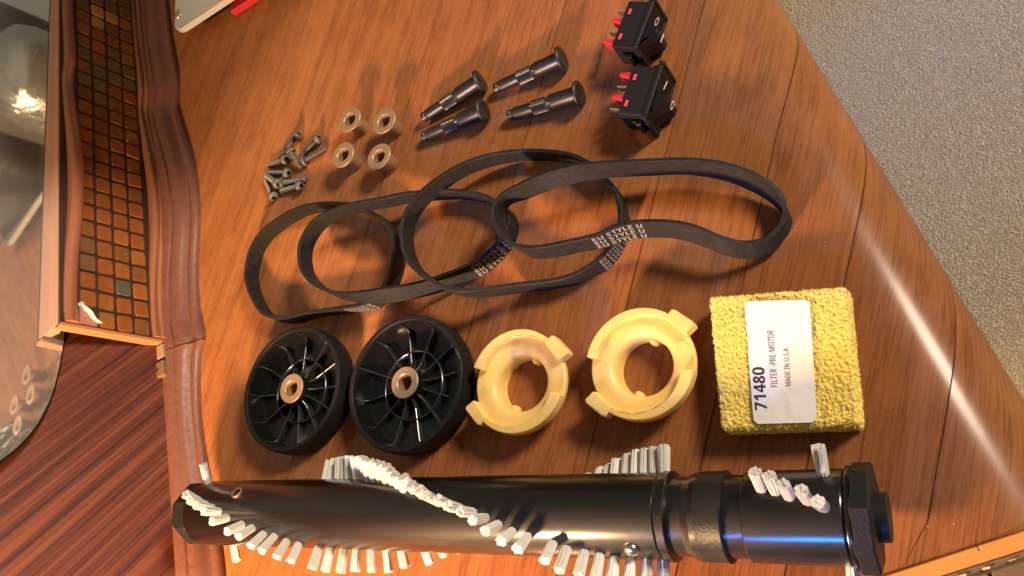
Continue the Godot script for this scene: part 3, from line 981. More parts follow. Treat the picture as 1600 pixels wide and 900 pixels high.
	belt("rightmost black belt, bean shaped, with white print on its lower side", [Vector3(-0.196, 0.0245, -0.17897), Vector3(-0.19431, 0.0245, -0.18508), Vector3(-0.1889, 0.0245, -0.19008), Vector3(-0.18009, 0.0245, -0.1927), Vector3(-0.17029, 0.0245, -0.19462), Vector3(-0.15959, 0.0245, -0.19585), Vector3(-0.14811, 0.0245, -0.19548), Vector3(-0.13843, 0.0235, -0.19464), Vector3(-0.12735, 0.0215, -0.1933), Vector3(-0.11197, 0.0195, -0.19078), Vector3(-0.0968, 0.0185, -0.18781), Vector3(-0.08527, 0.0175, -0.18459), Vector3(-0.07564, 0.0165, -0.1808), Vector3(-0.06799, 0.0145, -0.17688), Vector3(-0.06149, 0.0135, -0.17203), Vector3(-0.05608, 0.0125, -0.16634), Vector3(-0.05295, 0.012, -0.16027), Vector3(-0.0524, 0.012, -0.15292), Vector3(-0.05397, 0.0125, -0.1478), Vector3(-0.05682, 0.0125, -0.14443), Vector3(-0.06079, 0.0135, -0.14135), Vector3(-0.06596, 0.0145, -0.1402), Vector3(-0.0713, 0.0155, -0.14055), Vector3(-0.07603, 0.0175, -0.14204), Vector3(-0.08156, 0.0195, -0.14465), Vector3(-0.08734, 0.0205, -0.14866), Vector3(-0.09475, 0.0215, -0.15259), Vector3(-0.10366, 0.0215, -0.15577), Vector3(-0.11319, 0.0215, -0.1581), Vector3(-0.12075, 0.0225, -0.15875), Vector3(-0.12819, 0.0235, -0.15786), Vector3(-0.13845, 0.0245, -0.15505), Vector3(-0.15342, 0.0245, -0.15489), Vector3(-0.16357, 0.0245, -0.15498), Vector3(-0.1736, 0.0245, -0.15621), Vector3(-0.18203, 0.0245, -0.15919), Vector3(-0.18879, 0.0245, -0.16452), Vector3(-0.19342, 0.0245, -0.17202)],
		[Vector3(-0.196, 0.013, -0.17897), Vector3(-0.19431, 0.013, -0.18508), Vector3(-0.19076, 0.01319, -0.18914), Vector3(-0.18137, 0.01349, -0.18965), Vector3(-0.1707, 0.01364, -0.19086), Vector3(-0.15987, 0.01394, -0.19131), Vector3(-0.1489, 0.01368, -0.19167), Vector3(-0.13939, 0.0125, -0.19141), Vector3(-0.12807, 0.01031, -0.19076), Vector3(-0.11272, 0.00828, -0.18838), Vector3(-0.09726, 0.00725, -0.18549), Vector3(-0.08588, 0.00649, -0.18134), Vector3(-0.07616, 0.00587, -0.17644), Vector3(-0.06897, 0.00424, -0.17177), Vector3(-0.06288, 0.00334, -0.16681), Vector3(-0.05784, 0.00216, -0.16162), Vector3(-0.0548, 0.00117, -0.15689), Vector3(-0.0524, 0.0005, -0.15292), Vector3(-0.05397, 0.001, -0.1478), Vector3(-0.05743, 0.00106, -0.14338), Vector3(-0.06105, 0.00217, -0.1394), Vector3(-0.06674, 0.00351, -0.1369), Vector3(-0.07168, 0.00459, -0.13694), Vector3(-0.07633, 0.00688, -0.13764), Vector3(-0.08178, 0.00921, -0.13952), Vector3(-0.08767, 0.01032, -0.14332), Vector3(-0.09517, 0.01115, -0.14759), Vector3(-0.10384, 0.01073, -0.15175), Vector3(-0.11382, 0.0107, -0.1542), Vector3(-0.12091, 0.01174, -0.15469), Vector3(-0.12812, 0.01253, -0.15439), Vector3(-0.13849, 0.01313, -0.15334), Vector3(-0.15405, 0.01311, -0.15345), Vector3(-0.16438, 0.01313, -0.15347), Vector3(-0.1753, 0.01319, -0.15496), Vector3(-0.18203, 0.013, -0.15919), Vector3(-0.18879, 0.013, -0.16452), Vector3(-0.19342, 0.013, -0.17202)], ["EU STYLE U", "EU STYLE U", "EU STYLE U"], [Vector3(-0.14002, 0.018, -0.15415), Vector3(-0.11637, 0.016, -0.15552)], 0.30)


func bushing_mesh() -> ArrayMesh:
	var st := st_new()
	lathe(st, [Vector2(0.0044, 0), Vector2(0.0051, 0.0003), Vector2(0.0053, 0.0008), Vector2(0.0053, 0.0124), Vector2(0.0084, 0.0124), Vector2(0.0087, 0.0127), Vector2(0.0087, 0.0134), Vector2(0.0084, 0.0137), Vector2(0.0049, 0.0137), Vector2(0.0044, 0.0132), Vector2(0.0044, 0)], Transform3D.IDENTITY, 48)
	st.generate_normals()
	st.index()
	return st.commit()


func bushings() -> void:
	var mesh := bushing_mesh()
	var spots := [[Vector3(-0.30923, 0.0137, -0.27717), "flanged bronze bushing standing at the upper left of its group of four"], [Vector3(-0.28102, 0.0137, -0.26739), "flanged bronze bushing standing at the upper right of its group of four"], [Vector3(-0.31247, 0.0137, -0.25227), "flanged bronze bushing standing at the lower left of its group of four, nearest the screws"], [Vector3(-0.28327, 0.0137, -0.24306), "flanged bronze bushing standing at the lower right of its group of four"]]
	for s in spots:
		var o := place(mesh, "flanged_bushing", mats.bronze, self)
		o.position = Vector3(s[0].x, 0, s[0].z)
		tag(o, s[1], "bushing", "flanged bushings standing in a square")


func wheels() -> void:
	var spots := [[Vector3(-0.33728, 0.015, -0.10467), "black plastic wheel with bronze hub, nearest the moulding", 0.0], [Vector3(-0.25535, 0.015, -0.09858), "black plastic wheel with bronze hub, next to the yellow rings", 0.16]]
	for s in spots:
		var o := thing("spoked_wheel", s[1], "wheel", "black spoked wheels", Vector3(s[0].x, 0, s[0].z))
		o.rotation.y = s[2]
		var st := st_new()
		lathe(st, [Vector2(0.0095, 0.0), Vector2(0.0350, 0.0), Vector2(0.0366, 0.0012), Vector2(0.0374, 0.0040), Vector2(0.0376, 0.0075), Vector2(0.0374, 0.0130), Vector2(0.0371, 0.0147), Vector2(0.0366, 0.0151), Vector2(0.0348, 0.0151), Vector2(0.0344, 0.0147), Vector2(0.0343, 0.0105)], Transform3D.IDENTITY, 96)
		build(st, "tyre", mats.tyre, o)
		var st2 := st_new()
		lathe(st2, [Vector2(0.0343, 0.0130), Vector2(0.0339, 0.0130), Vector2(0.0335, 0.0052), Vector2(0.0325, 0.0030), Vector2(0.0300, 0.0022), Vector2(0.0098, 0.0022), Vector2(0.0085, 0.0030), Vector2(0.0078, 0.0110), Vector2(0.0070, 0.0126), Vector2(0.0053, 0.0126), Vector2(0.0053, 0.0022)], Transform3D.IDENTITY, 72)
		build(st2, "dish", mats.black, o)
		var st3 := st_new()
		lathe(st3, [Vector2(0.0195, 0.0020), Vector2(0.0194, 0.0058), Vector2(0.0192, 0.0061), Vector2(0.0189, 0.0063), Vector2(0.0186, 0.0061), Vector2(0.0184, 0.0058), Vector2(0.0183, 0.0020)].map(func(p): return p), Transform3D.IDENTITY, 72)
		build(st3, "ring_rib", mats.rib, o)
		for k in 12:
			var ss := st_new()
			var bs := Basis(Vector3.UP, TAU * k / 12.0)
			var rib := PackedVector2Array([Vector2(0.0076, 0.0020), Vector2(0.0338, 0.0020), Vector2(0.0341, 0.0140), Vector2(0.0336, 0.0141), Vector2(0.0328, 0.0066), Vector2(0.0312, 0.0053), Vector2(0.0130, 0.0062), Vector2(0.0104, 0.0070), Vector2(0.0078, 0.0085)])
			# upright plate in the radial plane
			prism(ss, rib, -0.00045, 0.00045, Transform3D(bs * Basis(Vector3.RIGHT, Vector3.BACK, Vector3.UP), Vector3.ZERO), 0.00022)
			build(ss, "spoke", mats.rib, o)
		for k in 3:
			var gs := st_new()
			box(gs, Vector3(0.0022, 0.0006, 0.0016), Transform3D(Basis(Vector3.UP, 0.9 + k * 2.1), Vector3(0.0358 * cos(0.9 + k * 2.1), 0.0151, -0.0358 * sin(0.9 + k * 2.1))), 0.0003)
			build(gs, "mould_mark", mats.tyre, o)
		var b := place(bushing_mesh(), "hub_bushing", mats.bronze, o)
		b.position.y = 0.0004
		if s[2] > 0.0:
			var hs := st_new()
			var hp := []
			for k in 9:
				var f := k / 8.0
				hp.append(Vector3(0.0290 + 0.008 * f, 0.010 + 0.0056 * sin(f * 1.6), -0.012 + 0.010 * f - 0.004 * sin(f * PI)))
			tube(hs, hp, 0.00010, 4)
			build(hs, "hair", mats.print, o)


func arc_wall(st: SurfaceTool, from: float, to: float, inner0: float, inner1: float, outer: float, y0: float, y1: float, tab: Array) -> void:
	var poly := PackedVector2Array()
	var n := 26
	for i in n + 1:
		var a := deg_to_rad(lerpf(from, to, float(i) / n))
		poly.append(Vector2(cos(a), sin(a)) * outer)
	for p in tab:
		poly.append(Vector2(cos(deg_to_rad(p.y)), sin(deg_to_rad(p.y))) * p.x)
	for i in range(n, -1, -1):
		var a := deg_to_rad(lerpf(from, to, float(i) / n))
		poly.append(Vector2(cos(a), sin(a)) * lerpf(inner0, inner1, float(i) / n))
	prism(st, poly, y0, y1, Transform3D.IDENTITY, 0.0005)


func cups() -> void:
	var spots := [[Vector3(-0.18631, 0.0125, -0.09109), "cream yellow collar ring with two side lugs, beside the black wheel", 0.0], [Vector3(-0.12271, 0.0125, -0.09174), "cream yellow collar ring with two side lugs, beside the foam filter", 8.0]]
	for s in spots:
		var o := thing("lugged_collar", s[1], "plastic collar", "cream yellow plastic collars", Vector3(s[0].x, 0, s[0].z))
		o.rotation.y = deg_to_rad(s[2])
		var st := st_new()
		lathe(st, [Vector2(0.0136, 0.0), Vector2(0.0162, 0.0), Vector2(0.0166, 0.0004), Vector2(0.0166, 0.0078), Vector2(0.0240, 0.0080), Vector2(0.0250, 0.0086), Vector2(0.0252, 0.0098), Vector2(0.0250, 0.0114), Vector2(0.0244, 0.0120), Vector2(0.0205, 0.0121), Vector2(0.0180, 0.0119), Vector2(0.0160, 0.0112), Vector2(0.0146, 0.0100), Vector2(0.0139, 0.0085), Vector2(0.0137, 0.0060), Vector2(0.0136, 0.0)], Transform3D.IDENTITY, 72)
		build(st, "flange_tube", mats.cup, o)
		for k in 2:
			var t := 180.0 * k
			var sw := st_new()
			arc_wall(sw, -158.0 + t, -34.0 + t, 0.0200, 0.0238, 0.0260, 0.0105, 0.0166, [])
			build(sw, "raised_wall", mats.cup, o)
			var sl := st_new()
			var poly := PackedVector2Array()
			for p in [Vector2(0.0236, -47 + t), Vector2(0.0284, -45 + t), Vector2(0.0292, -42 + t), Vector2(0.0306, -23 + t), Vector2(0.0302, -19.5 + t), Vector2(0.0252, -17 + t), Vector2(0.0240, -19 + t)]:
				poly.append(Vector2(cos(deg_to_rad(p.y)), sin(deg_to_rad(p.y))) * p.x)
			if s[2] > 0.0 and k == 1:
				var sd := st_new()
				lathe(sd, [Vector2(0.0024, 0.0118), Vector2(0.0023, 0.0123), Vector2(0, 0.0123)], Transform3D(Basis.IDENTITY, Vector3(cos(-0.18), 0, sin(-0.18)) * 0.0205), 24)
				build(sd, "ejector_mark", mats.cup, o)
			prism(sl, poly, 0.0098, 0.0168, Transform3D.IDENTITY, 0.0006)
			build(sl, "lug", mats.cup, o)
			var sn := st_new()
			var aa := deg_to_rad(118.0 + t)
			lathe(sn, [Vector2(0.0, 0.0012), Vector2(0.0016, 0.0014), Vector2(0.0022, 0.0022), Vector2(0.0022, 0.0062), Vector2(0.0016, 0.0074), Vector2(0.0, 0.0078)], Transform3D(Basis.IDENTITY, Vector3(cos(aa), 0, sin(aa)) * 0.0134), 16, 60)
			build(sn, "key_nub", mats.cup, o)


func foam_filter() -> void:
	var o := thing("foam_filter", "yellow open cell foam block with a white part number label", "foam filter")
	var c := [Vector3(-0.08864, 0.014, -0.11814), Vector3(-0.03173, 0.014, -0.11305), Vector3(-0.03425, 0.014, -0.05617), Vector3(-0.08855, 0.014, -0.05859)]
	var size := 0.0138
	var cell := FastNoiseLite.new()
	cell.noise_type = FastNoiseLite.TYPE_CELLULAR
	cell.cellular_return_type = FastNoiseLite.RETURN_DISTANCE
	cell.frequency = 760.0
	cell.fractal_type = FastNoiseLite.FRACTAL_NONE
	cell.seed = 5
	var lump := FastNoiseLite.new()
	lump.frequency = 90.0
	lump.seed = 6
	# a box of six grids; (x, y, z) in 0..1 to a point, rounded at the rims, eaten into by pores
	var shape := func(x: float, y: float, z: float) -> Vector3:
		var flat_top: Vector3 = c[0].lerp(c[1], x).lerp(c[3].lerp(c[2], x), z)
		var p := Vector3(flat_top.x, 0.0002 + size * y, flat_top.z)
		var mid: Vector3 = (c[0] + c[1] + c[2] + c[3]) / 4.0
		mid.y = size * 0.5
		var d := Vector3((x - 0.5) * 0.054, (y - 0.5) * size, (z - 0.5) * 0.056)
		var half := Vector3(0.027, size * 0.5, 0.028)
		var r := 0.0022
		var core := d.clamp(-half + Vector3.ONE * r, half - Vector3.ONE * r)
		var out := (d - core)
		var dir := out.normalized()
		if out.length() > r:
			p -= dir * (out.length() - r)
		var pore := smoothstep(0.75, 0.15, 1.0 + cell.get_noise_3dv(p))
		return p + dir * (lump.get_noise_3dv(p) * 0.0004 - 0.0010 * pore)
	var st := st_new()
	group_next(st)
	var n := 128
	var m := 40
	for face in 5:
		var rows := m if face > 0 else n
		var grid := []
		for j in rows + 1:
			var row := PackedVector3Array()
			for i in n + 1:
				var f := float(i) / n
				var g := float(j) / rows
				var q: Vector3 = [Vector3(f, 1, g), Vector3(f, 1 - g, 1), Vector3(1 - f, 1 - g, 0), Vector3(1, 1 - g, 1 - f), Vector3(0, 1 - g, f)][face]
				row.append(shape.call(q.x, q.y, q.z))
			grid.append(row)
		for j in rows:
			for i in n:
				quad(st, grid[j][i], grid[j][i + 1], grid[j + 1][i + 1], grid[j + 1][i])
	build(st, "foam_block", mats.foam, o)
	# the fine struts of the open cells
	var ss := st_new()
	flat(ss)
	for k in 3:
		var a := TAU * k / 3
		var b := TAU * (k + 1) / 3
		quad(ss, Vector3(cos(a) * 0.00009, -0.0006, sin(a) * 0.00009), Vector3(cos(b) * 0.00009, -0.0006, sin(b) * 0.00009), Vector3(cos(b) * 0.00009, 0.0006, sin(b) * 0.00009), Vector3(cos(a) * 0.00009, 0.0006, sin(a) * 0.00009))
	ss.generate_normals()
	var mm := MultiMesh.new()
	mm.transform_format = MultiMesh.TRANSFORM_3D
	mm.mesh = ss.commit()
	mm.instance_count = 22000
	for i in mm.instance_count:
		var f := rng.randf()
		var g := rng.randf()
		var face := 0 if rng.randf() < 0.5 else 1 + rng.randi() % 4
		var q: Vector3 = [Vector3(f, 1, g), Vector3(f, g, 1), Vector3(f, g, 0), Vector3(1, g, f), Vector3(0, g, f)][face]
		var p: Vector3 = shape.call(q.x, q.y, q.z)
		var out: Vector3 = [Vector3.UP, Vector3.BACK, Vector3.FORWARD, Vector3.RIGHT, Vector3.LEFT][face]
		var dir := Vector3(rng.randf() - 0.5, rng.randf() - 0.5, rng.randf() - 0.5).normalized()
		dir = (dir - out * dir.dot(out) * 0.5).normalized()
		var xf := along_axis(p + out * rng.randf_range(0.0, 0.0005), dir)
		xf.basis = xf.basis.scaled_local(Vector3(1, rng.randf_range(0.6, 1.3), 1))
		mm.set_instance_transform(i, xf)
	var mi := MultiMeshInstance3D.new()
	mi.name = "foam_struts"
	mi.multimesh = mm
	mi.material_override = mats.strand
	mi.set_meta("kind", "stuff")
	o.add_child(mi, true)
	# label: a slightly wavy sheet of paper with rounded corners
	var l := [Vector3(-0.0733, 0.015, -0.11298), Vector3(-0.04658, 0.015, -0.10958), Vector3(-0.04991, 0.015, -0.05843), Vector3(-0.0746, 0.015, -0.06001)]
	var paper := func(x: float, y: float, lift: float) -> Vector3:
		var p: Vector3 = l[3].lerp(l[0], x).lerp(l[2].lerp(l[1], x), y)
		p.y = 0.0150 + 0.00022 * sin(x * 7.0 + y * 3.0) + 0.00016 * sin(x * 15.0 - y * 5.0) + lift
		return p
	var sp := st_new()
	group_next(sp)
	var ln := 40
	var lm := 20
	var corner := func(x: float, y: float) -> Vector2:
		# squeeze the sheet's ends to round its corners
		var e := 0.04
		var d := minf(x, 1.0 - x)
		var k := 0.0
		if d < e:
			k = 1.0 - sqrt(maxf(0.0, 1.0 - pow((e - d) / e, 2)))
		return Vector2(x, lerpf(0.075 * k, 1.0 - 0.075 * k, y))
	for side in 2:
		group_next(sp)
		for i in ln:
			for j in lm:
				var q := []
				for k in [[i, j], [i + 1, j], [i + 1, j + 1], [i, j + 1]]:
					var uv: Vector2 = corner.call(float(k[0]) / ln, float(k[1]) / lm)
					q.append(paper.call(uv.x, uv.y, 0.0 if side == 0 else -0.00015))
				if side == 0:
					quad(sp, q[3], q[2], q[1], q[0])
				else:
					quad(sp, q[0], q[1], q[2], q[3])
	var lab := build(sp, "label", mats.paper, o)
	# lettering: x runs up the picture, y to the left
	for line in [["71480", true, 0.105, 0.345, 0.235, 0.195], ["FILTER -PRE-MOTOR", false, 0.285, 0.465, 0.425, 0.10], ["MADE IN U.S.A", false, 0.290, 0.310, 0.635, 0.085]]:
		var sl := st_new()
		var onto := func(x: float, y: float) -> Vector3:
			return paper.call(float(line[2]) + x, float(line[4]) - y, 0.00008)
		lettering(sl, line[0], line[1], line[5], line[3], onto)
		build(sl, "printed_lettering", mats.ink, lab)


func tuft_mesh(seed_n: int) -> ArrayMesh:
	var r := RandomNumberGenerator.new()
	r.seed = seed_n
	var st := st_new()
	flat(st)
	for k in 40:
		var a := k * 2.39996
		var d := sqrt((k + 0.5) / 40.0)
		var foot := Vector3(cos(a) * d * 0.0017, -0.001, sin(a) * d * 0.0014)
		var tip := Vector3(cos(a) * d * 0.0021 + r.randf_range(-0.0002, 0.0002), 0.0108 + r.randf_range(-0.0005, 0.0005), sin(a) * d * 0.0019 + r.randf_range(-0.0002, 0.0002))
		var w := 0.00072
		for i in 4:
			var b0 := TAU * i / 4
			var b1 := TAU * (i + 1) / 4
			var e0 := Vector3(cos(b0), 0, sin(b0)) * w
			var e1 := Vector3(cos(b1), 0, sin(b1)) * w
			quad(st, foot + e0, foot + e1, tip + e1, tip + e0)
			tri(st, tip + e0, tip + e1, tip)
	st.generate_normals()
	st.index()
	return st.commit()


func table_at(xs: Array, ys: Array, x: float) -> float:
	for i in xs.size() - 1:
		if x <= xs[i + 1]:
			return lerpf(ys[i], ys[i + 1], (x - xs[i]) / (xs[i + 1] - xs[i]))
	return ys[-1]


func brush_roll() -> void:
	var a := Vector3(-0.39534, 0.0245, -0.03624)
	var b := Vector3(-0.03246, 0.0245, -0.02093)
	var o := thing("brush_roll", "long black vacuum brush roll with spiral rows of white bristle tufts, at the front", "brush roll", "", a)
	var dir := (b - a).normalized()
	var side := dir.cross(Vector3.UP).normalized()
	var up := side.cross(dir)
	var xf := Transform3D(Basis(side, dir, up).orthonormalized(), Vector3.ZERO)
	var r := 0.0174
	var x1 := 0.28425
	var st := st_new()
	lathe(st, [Vector2(0.0150, 0.0126), Vector2(0.0170, 0.0132), Vector2(r, 0.0140), Vector2(r, x1 - 0.0004), Vector2(r - 0.0004, x1), Vector2(0.0140, x1)], xf, 72)
	build(st, "main_tube", mats.roll, o)
	# left end cap: octagon with a sloping shoulder
	var cap := st_new()
	for ring in [[-0.0040, 0.0085, -0.0030, 0.0120], [-0.0030, 0.0120, 0.0035, 0.0166], [0.0035, 0.0166, 0.0065, 0.0178], [0.0065, 0.0178, 0.0128, 0.0180], [0.0128, 0.0180, 0.0136, 0.0172], [0.0136, 0.0172, 0.0136, 0.0120]]:
		flat(cap)
		for k in 8:
			var p0 := TAU * (k + 0.30) / 8
			var p1 := TAU * (k + 1.30) / 8
			var d0 := Vector3(cos(p0), 0, sin(p0))
			var d1 := Vector3(cos(p1), 0, sin(p1))
			quad(cap, xf * (d0 * float(ring[1]) + Vector3.UP * float(ring[0])), xf * (d1 * float(ring[1]) + Vector3.UP * float(ring[0])), xf * (d1 * float(ring[3]) + Vector3.UP * float(ring[2])), xf * (d0 * float(ring[3]) + Vector3.UP * float(ring[2])))
	lathe(cap, [Vector2(0, -0.0070), Vector2(0.0060, -0.0070), Vector2(0.0066, -0.0064), Vector2(0.0066, -0.0030)], xf, 24)
	build(cap, "left_end_cap", mats.roll_cap, o)
	# belt end: flange, necks and belt track
	var st2 := st_new()
	lathe(st2, [Vector2(0.0140, x1 + 0.0002), Vector2(0.0176, x1 + 0.0004), Vector2(0.0180, x1 + 0.0010), Vector2(0.0180, 0.2883), Vector2(0.0174, 0.28883), Vector2(0.0156, 0.28937), Vector2(0.0156, 0.29467), Vector2(0.0162, 0.29624), Vector2(0.0171, 0.29807), Vector2(0.0173, 0.30015)], xf, 72, 20)
	build(st2, "flange_and_neck", mats.roll, o)
	var st3 := st_new()
	lathe(st3, [Vector2(0.0173, 0.30015), Vector2(0.0174, 0.30066), Vector2(0.0174, 0.30908), Vector2(0.0177, 0.30959), Vector2(0.0177, 0.31034), Vector2(0.0160, 0.31084)], xf, 72)
	build(st3, "belt_track", mats.roll_cap, o)
	var st4 := st_new()
	lathe(st4, [Vector2(0.0158, 0.31059), Vector2(0.0158, 0.31803), Vector2(0.0168, 0.31828), Vector2(0.0171, 0.31876), Vector2(0.0175, 0.3535), Vector2(0.0173, 0.35394), Vector2(0.0160, 0.35394)], xf, 72, 20)
	build(st4, "short_tube", mats.roll, o)
	var st5 := st_new()
	lathe(st5, [Vector2(0.0160, 0.35372), Vector2(0.0160, 0.35481), Vector2(0.0184, 0.35481), Vector2(0.0186, 0.35525), Vector2(0.0186, 0.35612), Vector2(0.0180, 0.35655)], xf, 64)
	build(st5, "seal_ring", mats.black, o)
	# right end cap: octagon block and bearing stub
	var st6 := st_new()
	var oct := PackedVector2Array()
	for k in 8:
		var p := deg_to_rad(5.0 + 45.0 * k)
		oct.append(Vector2(cos(p), sin(p)) * 0.0200)
	prism(st6, oct, 0.35612, 0.36342, xf, 0.0009)
	build(st6, "octagonal_end_cap", mats.roll_cap, o)
	var st7 := st_new()
	lathe(st7, [Vector2(0.0088, 0.36321), Vector2(0.0088, 0.36721), Vector2(0.0082, 0.36763), Vector2(0, 0.36763)], xf, 40)
	build(st7, "bearing_stub", mats.roll_cap, o)
	# rivets
	var wheres := [[0.05041, -33.0, true], [0.27323, 52.0, false]]
	for w in wheres:
		var ph := deg_to_rad(w[1])
		var rad := side * sin(ph) + Vector3.UP * cos(ph)
		var base := along_axis(dir * float(w[0]) + rad * r, rad)
		var sr := st_new()
		if w[2]:
			lathe(sr, [Vector2(0.0033, -0.0004), Vector2(0.0033, 0.0003), Vector2(0.0028, 0.0006), Vector2(0.0024, 0.0004), Vector2(0.0024, -0.0022), Vector2(0, -0.0022)], base, 24)
			build(sr, "drilled_hole", mats.bronze, o)
		else:
			lathe(sr, [Vector2(0.0032, -0.0004), Vector2(0.0032, 0.0006), Vector2(0.0024, 0.0016), Vector2(0.0010, 0.0021), Vector2(0, 0.0021)], base, 24, 60)
			build(sr, "rivet", mat(lin(0.55, 0.5, 0.45), 0.25, 1.0), o)
	# bristle tufts along two spirals
	var meshes := []
	for k in 5:
		meshes.append(tuft_mesh(100 + k))
	var tufts := []
	for x in [0.0250, 0.0305, 0.0362, 0.0424, 0.0490, 0.0600, 0.0666, 0.0732, 0.0797, 0.0862, 0.0930, 0.1040, 0.1106, 0.1172, 0.1240, 0.1310, 0.1380, 0.1446, 0.1560, 0.1630, 0.1700, 0.1770, 0.1840, 0.1910, 0.1980, 0.2050, 0.2120, 0.2190, 0.2260, 0.2330, 0.2400, 0.2470, 0.2526, 0.2580, 0.2634, 0.2688, 0.2740, 0.2790, 0.2838]:
		tufts.append([x, table_at([0.0, 0.025, 0.039, 0.060, 0.093, 0.284], [-44.0, -18.0, 0.0, 23.0, 60.0, 270.0], x)])
	for x in [0.0960, 0.1000, 0.1040, 0.1080, 0.1120, 0.1158, 0.1196, 0.1234, 0.1272, 0.1310, 0.1350, 0.1392, 0.1434, 0.1478, 0.1524, 0.1572, 0.1622, 0.1676, 0.1732, 0.1790, 0.1840, 0.1900, 0.1962, 0.2025, 0.2088, 0.2150, 0.2215, 0.2282, 0.2390, 0.2452, 0.2514, 0.2576, 0.2640, 0.2704, 0.2768, 0.2830]:
		tufts.append([x, table_at([0.090, 0.1158, 0.147, 0.163, 0.183, 0.200, 0.225, 0.254, 0.290], [-108.0, -84.0, -52.0, -36.0, -15.0, 0.0, 29.0, 61.0, 98.0], x)])
	for x in [0.3262, 0.3316, 0.3370, 0.3424, 0.3480]:
		tufts.append([x, table_at([0.326, 0.349], [-33.0, -7.0], x)])
	tufts.append_array([[0.0185, -62.0], [0.0290, 116.0], [0.3470, -56.0], [0.3530, 96.0]])
	for t in tufts:
		var ph := deg_to_rad(t[1] + rng.randf_range(-2.0, 2.0))
		var rad := side * sin(ph) + Vector3.UP * cos(ph)
		rad = (rad + dir * rng.randf_range(-0.04, 0.04)).normalized()
		var m := place(meshes[rng.randi() % 5], "bristle_tuft", mats.bristle, o)
		var fr := along_axis(dir * float(t[0]) + rad * (r - 0.0004), rad)
		var len := 1.0
		if rad.y < -0.2:
			len = clampf(((0.0245 - 0.0004) / -rad.y - r) / 0.0112, 0.4, 1.0)
		# tufts are a little wider along the row than across it
		fr.basis = Basis(dir, rad, dir.cross(rad)).orthonormalized() * Basis(Vector3.UP, rng.randf_range(-0.3, 0.3))
		fr.basis = fr.basis.scaled_local(Vector3(1, len * rng.randf_range(0.95, 1.06), 1))
		m.transform = fr


func axle_pins() -> void:
	var spots := [[Vector3(-0.21489, 0.0068, -0.27834), Vector3(-0.25798, 0.0042, -0.26755), "dark steel headed pin at the upper left of the four"], [Vector3(-0.16091, 0.0068, -0.27488), Vector3(-0.20621, 0.0042, -0.27143), "dark steel headed pin at the upper right of the four"], [Vector3(-0.21237, 0.0068, -0.2573), Vector3(-0.25687, 0.0042, -0.25391), "dark steel headed pin at the lower left of the four"], [Vector3(-0.15109, 0.0068, -0.24859), Vector3(-0.19708, 0.0042, -0.25033), "dark steel headed pin at the lower right of the four, beside the switches"]]
	for s in spots:
		var head: Vector3 = s[0]
		var tip: Vector3 = s[1]
		var ln := head.distance_to(tip)
		var o := thing("headed_pin", s[2], "axle pin", "steel axle pins with flat heads", tip)
		var xf := along_axis(Vector3.ZERO, head - tip, rng.randf() * TAU)
		var st := st_new()
		lathe(st, [Vector2(0, 0), Vector2(0.0026, 0), Vector2(0.0032, 0.0006), Vector2(0.0032, 0.0022), Vector2(0.0029, 0.0025), Vector2(0.0029, 0.0032), Vector2(0.0034, 0.0038), Vector2(0.0036, 0.0048), Vector2(0.0036, ln * 0.36)], xf, 32)
		lathe(st, [Vector2(0.0036, ln * 0.56), Vector2(0.0038, ln * 0.58), Vector2(0.0044, ln * 0.615), Vector2(0.0046, ln * 0.64), Vector2(0.0046, ln - 0.0022)], xf, 32)
		build(st, "shank", mats.steel, o)
		var sk := st_new()
		var gear := PackedVector2Array()
		for k in 36:
			var a := TAU * k / 36
			gear.append(Vector2(cos(a), sin(a)) * (0.0041 if k % 2 == 0 else 0.0034))
		prism(sk, gear, ln * 0.352, ln * 0.568, xf, 0.0003)
		build(sk, "splines", mats.steel, o)
		var sh := st_new()
		lathe(sh, [Vector2(0.0044, ln - 0.0024), Vector2(0.0060, ln - 0.0020), Vector2(0.0072, ln - 0.0012), Vector2(0.0073, ln - 0.0004), Vector2(0.0068, ln + 0.0002), Vector2(0.0040, ln + 0.0007), Vector2(0, ln + 0.0009)], xf, 40, 50)
		build(sh, "head", mats.steel, o)


